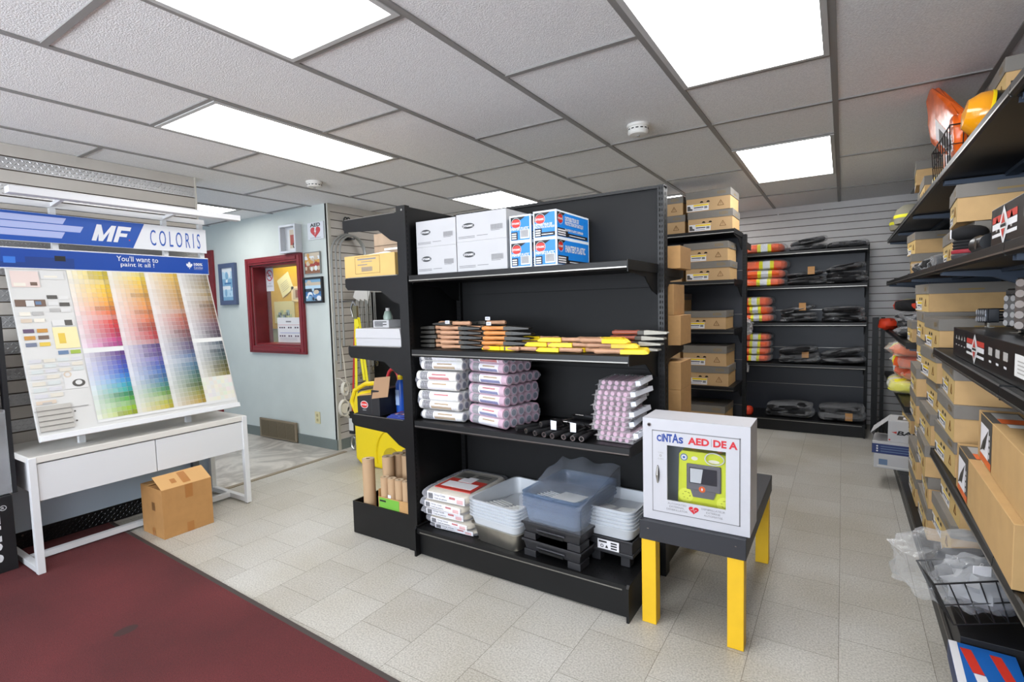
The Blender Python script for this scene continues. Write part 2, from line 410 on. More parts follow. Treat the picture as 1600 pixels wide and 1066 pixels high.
for a in ((-hw, -e, hw, 0), (-hw, hh, hw, hh+e)):
    mb.box(a[0], -.028, a[1], a[2], 0, a[3], REDW); mb.box(a[0], -.036, a[1]+.02, a[2], -.02, a[3]-.02, REDW)
mb.box(-hw-.001, 0, 0, -hw+.02, .2, hh, REDW); mb.box(hw-.02, 0, 0, hw, .2, hh, REDW); mb.box(-hw, 0, hh-.02, hw, .2, hh, REDW); mb.box(-hw, 0, 0, hw, .2, .02, REDW)
mb.build('window_frame', root, bev=.004)
mb = MB(); mb.box(-hw+.02, .15, .02, hw-.02, .155, hh-.02, GLASS); mb.build('window_pane', root)
root = bpy.data.objects.new('door_1', None); COL.objects.link(root); root.location = (-6.58, WY, 0); root['kind'] = 'structure'
mb = MB(); mb.box(.40, -.03, 0, .50, 0, 2.07, REDW); mb.box(-.5, -.03, 1.99, .40, 0, 2.07, REDW); mb.box(.38, 0, 0, .41, .2, 1.99, REDW); mb.build('door_frame', root, bev=.004)
mb = MB(); mb.box(-.45, .1, 0, .38, .14, 1.98, mat('door_leaf', '#c9c6be', .5)); mb.build('door_leaf', root)
# office behind the window
mb = MB(); OFF = mat('office_wall', '#aeb8a0', .7); mb.box(-7.2, 4.1, 0, -4.12, 4.2, CZ, OFF); mb.box(-4.2, 3.46, 0, -4.12, 4.1, CZ, OFF)
struct('wall_office', mb)
ll = bpy.data.lights.new('office_lamp', 'AREA'); ll.size = .6; ll.energy = 12; ll.color = (1, .95, .86)
lo = bpy.data.objects.new('office_lamp', ll); COL.objects.link(lo); lo.location = (-5.7, 3.72, CZ-.03)
# slat wall of the recess (faces right), slat wall at the back, right-hand wall
mb = MB(); mb.box(-4.12, WY, 0, -4.1, 6.65, CZ, SLATG)
slats(mb, (-4.085, WY+.03), (-4.085, 6.6), .1, CZ-.002, (1, 0), lambda i: SLATG)
mb.box(-4.1, WY+.001, 0, -4.08, WY+.03, CZ, mat('slat_end_trim', '#b7b3a6', .5)); mb.box(-4.1, WY+.03, 0, -4.078, 6.6, .1, BASEG)
struct('wall_recess', mb)
mb = MB(); mb.box(-4.1, 6.57, 0, 1.0, 6.7, CZ, SLATB)
slats(mb, (-4.08, 6.55), (.9, 6.55), .05, CZ-.002, (0, -1), lambda i: SLATB)
for x, zz in ((-.62, 2.30), (-.2, 2.305)): mb.disc((x, 6.547, zz-.02), EX, EZ, .008, .008, WHITE, 10)
struct('wall_back', mb)
mb = MB(); mb.box(.9, -3.0, 0, 1.0, 6.6, CZ, SLATB); struct('wall_right', mb)
mb = MB(); mb.box(-4.16, -3.1, 0, 1.0, -3.0, .55, BPAINT); mb.box(-4.16, -3.1, 2.15, 1.0, -3.0, CZ, BPAINT)
for x in (-4.16, -1.6, .86): mb.box(x, -3.1, .55, x+.14, -3.0, 2.15, BPAINT)
struct('wall_front', mb)
# ================================================================ LEFT: paint display
SAT = mat('satin_white', '#d6d7d8', .4)
t = thing('desk', 'white two-drawer desk with slanted frame legs under the paint swatch display', 'desk', (-3.74, 1.465, 0))
# local: x towards the aisle (+), y along the wall
fx, bx, y0, y1 = .205, -.285, -.585, .585
mb = MB(); mb.box(bx, y0+.005, .595, fx-.002, y1-.005, .63, mat('desk_top_white', '#d9d6cf', .35)); mb.build('desk_top', t, bev=.003)
mb = MB(); mb.box(bx, y0+.05, .40, fx-.035, y1-.04, .594, SAT); mb.build('carcass', t)
for a, c in ((y0+.035, .005), (.009, y1-.03)):
    mb = MB(); mb.box(fx-.033, a, .392, fx-.008, c, .588, SAT); mb.build('drawer', t, bev=.002)
for yy in (y0, y1-.033):
    mb = MB(); mb.bar((fx-.016, yy+.016, 0.008), (fx-.016, yy+.016, .625), .033, .033, SAT, up=(1,0,0)); mb.bar((bx+.016, yy+.016, 0.008), (bx+.016, yy+.016, .594), .033, .033, SAT, up=(1,0,0))
    mb.box(bx+.033, yy, .012, fx-.033, yy+.033, .045, SAT); lf_ = mb.build('leg_frame', t, bev=.002)
    mb = MB(); mb.cyl((fx-.016, yy+.016, 0), (fx-.016, yy+.016, .009), .014, STEEL); mb.build('foot_glide', lf_)
mb = MB(); mb.box(-.045, y0+.034, .014, -.012, y1-.034, .046, SAT); mb.build('stretcher', t)
mb = MB(); mb.box(bx-.0, y1-.16, .05, bx+.04, y1-.12, .39, mat('grey_duct', '#6b7078', .4, .5)); mb.tube([(bx+.04, y1-.15, .36), (bx+.08, y1-.1, .33), (bx+.1, y1-.05, .37)], .006, INK); mb.build('cable_box', t)

t = thing('paint_swatch_display', 'tilted paint swatch display with blue header signs above the white desk', 'display stand', (-3.74, 1.465, .63))
def P(x, y, z): return Vector((x+3.74, y-1.465, z-.63))
for y in (1.16, 1.74): mb = MB(); mb.bar(P(-3.70, y, .63), P(-3.70, y, .78), .03, .03, SAT, up=(1,0,0)); mb.build('support_post', t)
for y in (1.17, 1.76, 1.995):
    mb = MB(); mb.box(*P(-3.905, y-.014, .64), *P(-3.875, y+.014, 2.02), SAT); mb.build('upright', t)
mb = MB(); mb.box(*P(-3.905, .70, 1.985), *P(-3.87, 2.02, 2.018), SAT); mb.build('top_rail', t)
mb = MB(); mb.box(*P(-3.72, .93, 2.008), *P(-3.655, 2.165, 2.045), WHITE); mb.build('light_bar', t, bev=.003)
for y in (1.17, 1.76): mb = MB(); mb.bar(P(-3.89, y, 2.0), P(-3.70, y, 2.02), .02, .02, SAT); mb.build('light_arm', t)
# the tilted board
A, B, Cc, D = P(-3.55, .937, .70), P(-3.55, 2.008, .70), P(-3.85, 2.008, 1.635), P(-3.85, .937, 1.635)
bu = (D-A).normalized(); bn = EY.cross(bu).normalized(); H = (D-A).length; W = 1.071
BOARD = mat('board_white', '#c9c8c4', .45)
mb = MB(); mb.hexa([A-bn*.018, B-bn*.018, B, A, D-bn*.018, Cc-bn*.018, Cc, D], BOARD)
mb.bar(A+bu*.012+bn*.008, B+bu*.012+bn*.008, .024, .03, SAT, up=bu)
mb.build('swatch_board', t, bev=.002)
def hs(keys, tt):
    tt = max(0, min(.9999, tt))*(len(keys)-1); i = int(tt); f = tt-i
    a, c = lin(keys[i]), lin(keys[i+1]); return [a[k]*(1-f)+c[k]*f for k in range(3)]
cmx, nt, bb = nodes_mat('paint_chips'); at = nt.nodes.new('ShaderNodeAttribute'); at.attribute_name = 'chip'
nt.links.new(at.outputs['Color'], bb.inputs['Base Color']); bb.inputs['Roughness'].default_value = .55
def chips(name, s0, s1, top, bot, n1, n2, blank=0, seed=0, gap=True):
    """one strip of paint chips: 8 columns from off-white to full colour, two blocks of rows"""
    rnd = random.Random(seed); nc = 8; pts = []; fs = []; cols = []; nr = n1+n2+1+blank
    hh = (H-.075)/nr
    for r in range(nr):
        if r == n1 and gap: continue
        if r < n1: full = hs(top, r/(n1-1))
        elif r <= n1+n2: full = hs(bot, max(0, r-n1-1)/(n2-1))
        else: full = lin('#efe9da')
        jl = rnd.random()
        for c in range(nc):
            tt = (c+.5)/nc; tt = min(1, 1.12*tt**.85)
            pale = [.62+.1*x for x in full]
            col = [pale[k]*(1-tt)+full[k]*tt for k in range(3)]
            if jl < .18 and c > 3: col = [x*.72 for x in col]
            elif jl > .9: col = [x*.75+.16 for x in col]
            k = rnd.uniform(.94, 1.05); col = [min(1, x*k) for x in col]
            col = [x*(1-.22*tt) for x in col]
            if c == nc-1: col = [x*.8 for x in col]
            if r > n1+n2: col = [.66+rnd.uniform(-.04, .04), .64+rnd.uniform(-.04, .04), .57+rnd.uniform(-.05, .05)]
            sag = .02*((c/nc)-.5)*0
            a = s0+(s1-s0)*(c+.012)/nc; d = s0+(s1-s0)*(c+.988)/nc; z1 = H-.008-r*hh-.001; z0 = z1-hh+.0013
            off = bn*(.004+.0025*(c == nc-1))
            i = len(pts); pts += [A+EY*a+bu*z0+off, A+EY*d+bu*z0+off, A+EY*d+bu*z1+off, A+EY*a+bu*z1+off]; fs.append((i, i+1, i+2, i+3)); cols.append(col)
    back = len(fs); i = len(pts); pts += [A+EY*s0+bu*.05, A+EY*s1+bu*.05, A+EY*s1+bu*(H-.004), A+EY*s0+bu*(H-.004)]
    pts[i:] = [p+bn*.003 for p in pts[i:]]; fs.append((i, i+1, i+2, i+3)); cols.append([.66, .66, .64])
    me = bpy.data.meshes.new(name); me.from_pydata([tuple(p) for p in pts], [], fs); me.materials.append(cmx)
    ca = me.color_attributes.new('chip', 'FLOAT_COLOR', 'CORNER')
    for pi, p in enumerate(me.polygons):
        for li in p.loop_indices: ca.data[li].color = (*cols[pi], 1)
    o = bpy.data.objects.new(name, me); COL.objects.link(o); o.parent = t; return o
xs = [.262, .462, .663, .862, 1.06]
chips('swatch_strip', xs[0], xs[1], ['#f7dc1c', '#f7d010', '#f6c00e', '#f2a012', '#e8662a', '#dc1f22', '#c01a48', '#cf3d9b'], ['#5d2f80', '#4a4cb0', '#2455c0', '#2c8bd6', '#25aeb2', '#2f9a4a', '#79c02a', '#b9cc20'], 17, 14, 0, 1)
chips('swatch_strip', xs[1], xs[2], ['#ecd21f', '#e6b524', '#dd9c32', '#e08a35', '#d96a35', '#c5372f', '#b23545'], ['#6a4a90', '#6d62ad', '#2b52a8', '#4d7fbf', '#3c7f95', '#4f9454', '#9fb63a', '#c9b936'], 17, 14, 0, 2, False)
chips('swatch_strip', xs[2], xs[3], ['#dcb22f', '#cda04a', '#b98d48', '#c08a55', '#b5573f', '#99504c', '#6d5262'], ['#5b4c70', '#56749c', '#4b7690', '#46706a', '#5a7a4a', '#8f8f35', '#b99a3a'], 17, 14, 0, 3, False)
chips('swatch_strip', xs[3], xs[4], ['#8b806c', '#8e7a52', '#9c8250', '#84613f', '#8a5a42', '#6b4b5d', '#4c4150'], ['#4c5a66', '#3f5560', '#44564c', '#6e6b35', '#8e8440'], 17, 9, 6, 4)
# left column of the board: printed room cards, small colour chips, grey siding samples
PRN = {k: mat('print_'+k, c, .55) for k, c in dict(tan='#c9b9a6', dark='#4b4843', grey='#a9a7a4', lgrey='#cfcecb', plum='#5b4660', ochre='#b88334', brown='#6a5548', slate='#6a7286', gold='#d3b443', sand='#e2d3a0', olive='#93a93f', pink='#d9c6be', beige='#dcd6c8', sid='#a7a39b', steelb='#5f7795').items()}
mb = MB()
def card(a, z, w, h, m, off=.003): mb.decal(A+EY*a+bu*z+bn*off, EY, bu, w, h, m)
def cz(v): return H*(1-v)
card(.012, cz(.12), .12, .095, PRN['pink']); card(.02, cz(.115), .05, .02, PRN['beige'], .004); card(.14, cz(.07), .105, .05, PRN['lgrey']); card(.155, cz(.06), .06, .012, PRN['beige'], .004); card(.09, cz(.11), .03, .02, PRN['brown'], .004)
card(.01, cz(.235), .13, .04, PRN['brown']); card(.055, cz(.235), .035, .035, PRN['lgrey'], .004); card(.095, cz(.225), .025, .02, PRN['steelb'], .004)
for i, (c1, c2) in enumerate((('beige', 'tan'), ('dark', 'lgrey'), ('tan', 'grey'), ('beige', 'lgrey'))):
    pass
for a, v, k in ((.15, .19, 'dark'), (.20, .195, 'lgrey'), (.15, .23, 'lgrey'), (.20, .235, 'dark'), (.15, .27, 'grey'), (.20, .272, 'lgrey'), (.02, .29, 'beige'), (.075, .288, 'grey'), (.02, .33, 'tan'), (.075, .33, 'beige'),
                (.02, .39, 'plum'), (.078, .39, 'ochre'), (.02, .43, 'ochre'), (.078, .43, 'brown'), (.02, .47, 'slate'), (.078, .47, 'gold'), (.15, .525, 'steelb'), (.205, .525, 'olive')):
    card(a, cz(v), .046, .022, PRN[k])
card(.145, cz(.49), .11, .125, PRN['sand']); card(.165, cz(.46), .03, .06, PRN['gold'], .004); card(.15, cz(.355), .1, .035, PRN['lgrey'], .004); card(.205, cz(.353), .035, .032, PRN['dark'], .005)
for r in range(3):
    for c in range(4): card(.02+.06*c, cz(.565+.03*r), .05, .02, mat('pale_chip_%d' % ((r+c) % 3), ('#c4c3c6', '#cdc7b9', '#c3c8c5')[(r+c) % 3], .55))
card(.15, cz(.73), .105, .1, PRN['lgrey']); mb.disc(A+EY*.213+bu*cz(.7)+bn*.004, EY, bu, .03, .022, PRN['dark'], 16); mb.disc(A+EY*.213+bu*cz(.697)+bn*.005, EY, bu, .016, .014, PRN['lgrey'], 12); mb.ring(A+EY*.17+bu*cz(.645)+bn*.004, EY, bu, .018, .011, PRN['tan'], 16)
for r in range(4):
    for c in range(2): card(.015+.065*c, cz(.66+.035*r), .055, .022, mat('pale_chip_%d' % ((r+c) % 3), '#e4e3e6', .55))
card(.015, cz(.80), .085, .02, PRN['tan']); card(.04, cz(.80), .04, .01, PRN['grey'], .004)
mb.bar(A+EY*.0+bu*cz(.835)+bn*.004, A+EY*.235+bu*cz(.835)+bn*.004, .004, .004, PRN['grey'], up=bn)
for a, v in ((.035, .855), (.17, .86), (.17, .915)): mb.disc(A+EY*a+bu*cz(v)+bn*.004, EY, bu, .005, .005, PRN['dark'], 10)
mb.build('room_cards', t)
mb = MB()
for r in range(5): mb.hexa([A+EY*.01+bu*(.05+.028*r)+bn*.002, A+EY*.155+bu*(.05+.028*r)+bn*.002, A+EY*.155+bu*(.05+.028*r)+bn*.012, A+EY*.01+bu*(.05+.028*r)+bn*.012, A+EY*.01+bu*(.076+.028*r)+bn*.002, A+EY*.155+bu*(.076+.028*r)+bn*.002, A+EY*.155+bu*(.076+.028*r)+bn*.005, A+EY*.01+bu*(.076+.028*r)+bn*.005], PRN['sid'])
mb.build('siding_sample', t)
# header sign
SB = mat('sign_blue', '#0448a0', .4); SB2 = mat('banner_blue', '#043f96', .4); SW = mat('sign_white', '#d6d8dc', .4); SL = mat('sign_lilac', '#a3aed8', .4)
sx = -3.845
def Q(y, z, o=.0): return P(sx+o, y, z)
mb = MB(); mb.box(*P(sx-.015, .60, 1.78), *P(sx, 2.012, 1.945), SW)
mb.shape(Q(0, 0, .001), EY, EZ, [(.60, 1.782), (1.553, 1.782), (1.625, 1.943), (.60, 1.943)], SB)
for (a, b_, c, d) in ((.60, 1.22, 1.893, 1.928), (.60, 1.30, 1.852, 1.888), (.60, 1.21, 1.81, 1.847)):
    mb.shape(Q(0, 0, .002), EY, EZ, [(a, c), (b_-.018, c), (b_, d), (a, d)], SL)
sk = lambda pts, y: [(y+a+c*.32, 1.812+c) for a, c in pts]
for pts in ([(0, 0), (.03, 0), (.03, .1), (0, .1)], [(.03, .1), (.03, .045), (.044, .0), (.064, .0), (.064, .04)], [(.064, .0), (.072, .0), (.098, .06), (.098, .1), (.064, .035)], [(.098, 0), (.13, 0), (.13, .1), (.098, .1)], [(.143, 0), (.173, 0), (.173, .1), (.143, .1)], [(.173, .076), (.235, .076), (.235, .1), (.173, .1)], [(.173, .036), (.222, .036), (.222, .058), (.173, .058)]):
    mb.shape(Q(0, 0, .0025), EY, EZ, sk([(a*.78, c) for a, c in pts], 1.335), SW)
mb.text('C O L O R I S', Q(1.655, 1.808, .0015), EY, EZ, .315, .103, mat('coloris_blue', '#1c4fa6', .45), bold=-.002)
mb.disc(Q(1.535, 1.83, .0025), EY, EZ, .004, .004, RED, 10)
mb.build('header_sign', t)
mb = MB(); z0, z1 = 1.627, 1.745
mb.box(*P(sx-.012, .60, z0), *P(sx+.004, 2.015, z1), SW)
mb.decal(Q(.60, z0+.006, .005), EY, EZ, 1.413, z1-z0-.012, SB2)
DB = mat('banner_dark', '#0b357c', .45); LB = mat('banner_light', '#2f6fc9', .45)
mb.decal(Q(.62, z0+.01, .0058), EY, EZ, .62, .026, DB); mb.decal(Q(1.02, z0+.036, .0058), EY, EZ, .22, .032, DB); mb.decal(Q(1.15, z0+.05, .0062), EY, EZ, .05, .03, INK)
for a in (.70, .80, .93): mb.decal(Q(a, z0+.03, .006), EY, EZ, .05, .035, LB)
mb.ring(Q(.74, z0+.075, .006), EY, EZ, .02, .015, LB)
mb.text("You'll want to", Q(1.455, z0+.068, .006), EY, EZ, .235, .034, SW, bold=.008); mb.text('paint it all !', Q(1.475, z0+.028, .006), EY, EZ, .19, .034, SW, bold=.008)
leaf = [(0, -.9), (.08, -.9), (.06, -.45), (.5, -.52), (.42, -.34), (.9, .02), (.78, .08), (.86, .4), (.55, .34), (.5, .46), (.24, .2), (.34, .72), (.16, .62), (0, .95)]
lf = leaf+[(-a, c) for a, c in leaf[::-1]][1:]
lf = [p for i, p in enumerate(lf) if i == 0 or p != lf[i-1]]
mb.shape(Q(1.885, z0+.062, .006), EY, EZ, [(a*.024, c*.028) for a, c in lf[:-1]], SW)
mb.text('100%', Q(1.915, z0+.06, .006), EY, EZ, .058, .02, SW, bold=.03); mb.text('Canadian', Q(1.915, z0+.043, .006), EY, EZ, .058, .012, SW)
mb.decal(Q(1.915, z0+.036, .006), EY, EZ, .058, .0015, SW)
mb.build('banner_sign', t)

# cardboard box under the desk end
def carton_open(loc, rz, w, d, h, label):
    t = thing('cardboard_box', label, 'box', loc, rz)
    K = mat('brown_card', '#b2834d', .75, noise=.05, nscale=20); K2 = mat('brown_card_light', '#c69a62', .75); TP = mat('packing_tape', '#a9713a', .3)
    mb = MB(); th = .004
    mb.box(0, 0, 0, w, th, h, K); mb.box(0, d-th, 0, w, d, h, K); mb.box(0, th, 0, th, d-th, h, K); mb.box(w-th, th, 0, w, d-th, h, K); mb.box(th, th, 0, w-th, d-th, th, K)
    for x, y, u in ((w/2, -.0008, 0), (w+.0008, d/2, 1)): pass
    mb.decal((w*.45, -.001, h-.085), EX, EZ, .045, .085, TP); mb.decal((w*.45, -.001, 0), EX, EZ, .04, .06, TP)
    mb.decal((-.001, d*.55, 0), -EY, EZ, .04, .05, TP); mb.decal((-.001, d*.5, h-.14), -EY, EZ, .04, .05, mat('brown_tape_dark', '#7a5530', .5))
    mb.build('body', t)
    mb = MB(); mb.hexa([(0, 0, h), (w, 0, h), (w, .003, h+.003), (0, .003, h+.003), (0, .11, h+.06), (w, .11, h+.06), (w, .112, h+.064), (0, .112, h+.064)], K2)
    mb.decal((w*.45, .014, h+.0105), EX, Vector((0, .88, .48)), .045, .1, TP); mb.decal((w*.25, .03, h+.0195), EX, Vector((0, .88, .48)), .03, .04, TP); mb.build('flap', t)
    mb = MB(); mb.hexa([(0, d, h), (w, d, h), (w, d-.003, h+.003), (0, d-.003, h+.003), (0, d-.1, h+.004), (w, d-.1, h+.004), (w, d-.1, h+.008), (0, d-.1, h+.008)], K2); mb.build('flap', t)
    mb = MB(); mb.hexa([(0, .01, h-.002), (0, d-.01, h-.002), (.003, d-.01, h), (.003, .01, h), (.11, .02, h-.01), (.11, d-.02, h-.01), (.11, d-.02, h-.006), (.11, .02, h-.006)], K); mb.build('flap', t)
    return t
carton_open((-3.42, 1.432, 0.001), R(90), .29, .27, .30, 'brown open-topped cardboard box on the floor under the far end of the white desk')
# (local x runs along the wall after the turn; local y runs back towards the wall)

# black carton and the wrapped panel at the left frame edge
t = thing('black_carton', 'tall black carton with white vertical lettering at the left end of the desk', 'box', (-3.86, .66, 0.0075))
mb = MB(); mb.box(-.16, -.18, 0, .12, .195, .405, mat('black_card', '#151517', .5)); 
for s, z, h in (('S', .06, .045), ('G', .115, .045), ('I', .17, .03), ('-', .235, .02), ('I', .265, .05)):
    mb.text(s, (.1212, .14, z), EZ, -EY, h, .085, WHITE, bold=.02)
mb.ring((.1212, .155, .345), EY, EZ, .014, .0115, WHITE); mb.text('R', (.1212, .149, .338), EY, EZ, .011, .013, WHITE)
mb.build('carton', t, bev=.002)
t = thing('wrapped_panel', 'dark red and silver panel in clear wrap standing on the black carton', 'wrapped panel', (-3.86, .66, .413))
mb = MB(); mb.box(-.12, -.18, 0, .085, .205, .44, mat('silver_board', '#8d8f92', .3, .6, noise=.3, nscale=7)); mb.build('silver_board', t, bev=.004)
mb = MB(); mb.box(-.12, -.18, .445, .08, .18, .82, mat('dark_red_board', '#5f2129', .35)); mb.build('red_board', t, bev=.004)
mb = MB(); mb.box(.04, .205, 0, .092, .225, .95, INK); mb.build('edge_strip', t)
mb = MB(); mb.box(-.13, -.19, .006, .096, .203, .455, film('wrap_film', op=.12, scale=14)); mb.build('clear_wrap', t)

# ---------------------------------------------------------------- on the passage wall
def frame(name, label, cat, x0, x1, z0, z1, dep, fc, content, fw=.02, y=WY):
    t = thing(name, label, cat, ((x0+x1)/2, y-.001, z0)); w, h = (x1-x0)/2, z1-z0
    mb = MB()
    for a in ((-w, 0, -w+fw, h), (w-fw, 0, w, h), (-w+fw, 0, w-fw, fw), (-w+fw, h-fw, w-fw, h)): mb.box(a[0], -dep, a[1], a[2], 0, a[3], fc)
    mb.build('frame', t, bev=.002)
    mb = MB(); mb.box(-w+fw, -dep*.55, fw, w-fw, -.001, h-fw, PAPER); content(mb, w-fw, h-2*fw, -dep*.55-.001, fw); mb.build('picture', t)
    return t
PAL = [mat('photo_%d' % i, c, .5) for i, c in enumerate(('#7fa9c4', '#b9d4e2', '#3c6f9e', '#8b5a3c', '#c9b9a0', '#a03a2c', '#2b3340', '#e3e6e6', '#5b86b8', '#d09a4c'))]
def mosaic(seed, ids, n=6, m=7):
    """a little printed scene: bands of colour with soft shapes on top"""
    def f(mb, w, h, y, z0):
        r = random.Random(seed)
        for j in range(m): mb.decal((-w, y, z0+h*j/m), EX, EZ, 2*w, h/m, PAL[ids[j % len(ids)]])
        for i in range(n*2):
            rx, rz = w*r.uniform(.12, .34), h*r.uniform(.05, .13)
            mb.disc((r.uniform(-w+rx, w-rx), y-.0003*(i+1), z0+r.uniform(rz, h-rz)), EX, EZ, rx, rz, PAL[r.choice(ids+[7])], 14)
    return f
def banff(mb, w, h, y, z0):
    mosaic(3, [0, 1, 1, 7, 0], 5, 9)(mb, w, h, y, z0); mb.decal((-w*.6, y-.002, z0+h*.5), EX, EZ, w*1.2, h*.05, PAL[2])
frame('framed_poster', 'narrow blue framed poster left of the red window frame', 'picture', -5.95, -5.63, 1.44, 1.90, .035, mat('slate_frame', '#4d5a78', .4), banff, .05)
frame('framed_picture', 'frameless-looking brown group photo right of the red window, upper of two', 'picture', -4.44, -4.2, 1.705, 1.915, .018, mat('grey_frame', '#8a8a86', .4), mosaic(5, [3, 4, 5, 9, 7, 4], 7, 6), .006)
frame('framed_picture', 'black-framed blue picture right of the red window, lower of two', 'picture', -4.465, -4.18, 1.425, 1.675, .025, INK, mosaic(9, [0, 8, 2, 6, 1, 4], 6, 7), .02)
t = thing('shadow_box', 'white deep shadow-box frame resting on top of the red window frame', 'picture', (-4.605, WY-.001, 1.923))
mb = MB(); w, h, d = .13, .275, .075
for a in ((-w, 0, -w+.022, h), (w-.022, 0, w, h), (-w+.022, 0, w-.022, .022), (-w+.022, h-.022, w-.022, h)): mb.box(a[0], -d, a[1], a[2], 0, a[3], mat('grey_white_frame', '#cfd2d6', .4))
mb.build('frame', t, bev=.002)
mb = MB(); mb.box(-w+.022, -.02, .022, w-.022, 0, h-.022, PAPER); mb.decal((-.03, -.022, .05), EX, EZ, .1, .18, PAL[4]); mb.decal((-.02, -.023, .08), EX, EZ, .08, .1, PAL[5]); mb.ring((.045, -.024, .075), EX, EZ, .03, .018, INK); mb.build('picture', t)
t = thing('aed_sign', 'small white wall sign with a red heart beside the slat wall corner', 'sign', (-4.25, WY-.001, 2.03))
mb = MB(); mb.box(-.115, -.012, 0, .115, 0, .16, SW)
mb.text('AED', (-.075, -.0135, .118), EX, EZ, .15, .034, INK, bold=.03)
def heart(s):
    return [(s*(16*math.sin(a)**3)/17, s*(13*math.cos(a)-5*math.cos(2*a)-2*math.cos(3*a)-math.cos(4*a))/17) for a in [2*math.pi*k/36 for k in range(36)]]
mb.shape((0, -.0135, .072), EX, EZ, [(a*1.25, c) for a, c in heart(.062)], RED)
mb.shape((0, -.0145, .072), EX, EZ, [(-.006, .04), (.016, .04), (.004, .008), (.016, .008), (-.012, -.04), (-.002, -.004), (-.016, -.004)], SW)
mb.text('AUTOMATED EXTERNAL', (-.08, -.0135, .01), EX, EZ, .16, .008, INK); mb.build('plate', t)
t = thing('wall_outlet', 'cream duplex outlet low on the grey-blue wall', 'outlet', (-4.373, WY-.001, .235))
mb = MB(); CR = mat('cream_plastic', '#d9cf9f', .4); mb.box(-.037, -.007, 0, .037, 0, .118, CR)
for z in (.036, .082):
    mb.disc((0, -.0076, z), EX, EZ, .017, .017, mat('cream_dark', '#b9ae7d', .4), 16)
    for x in (-.006, .006): mb.decal((x-.0012, -.0082, z-.002), EX, EZ, .0024, .009, INK)
mb.build('cover_plate', t, bev=.002)
t = thing('floor_vent', 'brown metal air return grille at the foot of the grey-blue wall', 'vent', (-5.01, WY-.013, 0.007))
VB = mat('vent_brown', '#8f7f68', .45, .3)
mb = MB(); mb.box(-.32, -.018, 0, .32, 0, .205, VB); mb.build('frame', t, bev=.004)
mb = MB()
for k in range(22):
    for c in range(4): mb.box(-.29+.147*c, -.021, .018+.0078*k, -.29+.147*c+.138, -.0175, .018+.0078*k+.0042, mat('vent_slat', '#75684f', .5, .3))
mb.build('louvres', t)
# in the window: notice on the glass, board and papers beyond
t = thing('no_smoking_sign', 'white no smoking notice stuck on the left of the red-framed window', 'sign', (-5.27, 3.409, 1.575))
mb = MB(); mb.box(-.068, -.0015, 0, .068, 0, .265, SW); mb.ring((0, -.002, .17), EX, EZ, .06, .049, RED); mb.shape((0, -.0022, .17), EX, EZ, [(-.042, .034), (-.034, .042), (.042, -.034), (.034, -.042)], RED)
mb.shape((0, -.0019, .17), EX, EZ, [(-.035, -.012), (.03, -.002), (.03, .008), (-.035, -.002)], INK)
mb.text('NO', (-.02, -.002, .075), EX, EZ, .04, .016, GREYINK); mb.text('SMOKING', (-.05, -.002, .045), EX, EZ, .1, .018, GREYINK); mb.build('notice', t)
t = thing('wall_calendar', 'white printed calendar chart in the lower right of the red-framed window', 'calendar', (-4.985, 3.409, 1.02))
mb = MB(); mb.box(-.19, -.0015, 0, .20, 0, .265, PAPER)
mb.decal((-.18, -.002, .185), EX, EZ, .37, .003, RED); mb.decal((-.15, -.002, .10), EX, EZ, .34, .004, BLUE); mb.decal((-.04, -.002, .215), EX, EZ, .09, .014, GREYINK)
for r_, zz in ((0, .15), (1, .06)):
    for k in range(9):
        if k not in (3, 6): mb.decal((-.16+.038*k, -.002, zz), EX, EZ, .024, .016, mat('chart_ink', '#4a3a48', .6))
for k in range(6): mb.decal((-.16, -.002, .02+.006*k), EX, EZ, .3, .0012, GREYINK)
mb.build('sheet', t)
YB = mat('cork_yellow', '#d8ac1e', .7, noise=.08, nscale=60)
t = thing('notice_board', 'yellow notice board on the office wall behind the red-framed window', 'notice board', (-5.75, 4.098, 1.13))
mb = MB(); mb.box(-.72, -.02, 0, .55, 0, .92, YB); mb.build('board', t)
def note(lb, x, z, w, h, a, col, fn=None, y=4.07):
    t = thing('pinned_paper', lb, 'paper', (x, y, z)); t.rotation_euler = (0, a, 0)
    mb = MB(); mb.box(-w/2, -.001, 0, w/2, 0, h, mat('paper_'+col.strip('#'), col, .7))
    if fn: fn(mb, w, h)
    else:
        for k in range(5): mb.decal((-w*.35, -.0015, h*(.25+.1*k)), EX, EZ, w*.6, .004, GREYINK)
    mb.build('sheet', t)
note('cream note pinned at an angle beside the no smoking notice', -5.92, 1.58, .26, .24, R(-25), '#ece5b0')
def pic(mb, w, h):
    mb.decal((-w*.38, -.0015, h*.14), EX, EZ, w*.76, h*.72, PAL[4]); mb.decal((-w*.2, -.002, h*.25), EX, EZ, w*.4, h*.5, PAL[3]); mb.decal((-w*.05, -.0025, h*.3), EX, EZ, w*.12, h*.35, PAL[5])
note('small framed picture pinned in the middle of the yellow board', -5.72, 1.47, .27, .19, 0, '#f0d9a8', pic)
def mp_(mb, w, h):
    for k in range(7): mb.decal((-w*.4+w*.1*k, -.0015, h*(.15+.1*(k % 3))), EX, EZ, w*.16, h*.25, mat('map_tint_%d' % (k % 2), ('#b8cba0', '#9dbdcc')[k % 2], .7))
note('pale map sheet at the lower left of the yellow board', -6.02, 1.2, .42, .28, 0, '#e2dca6', mp_)
note('white lettered sheet at the top right of the yellow board', -5.52, 1.82, .24, .16, 0, '#efeee9')
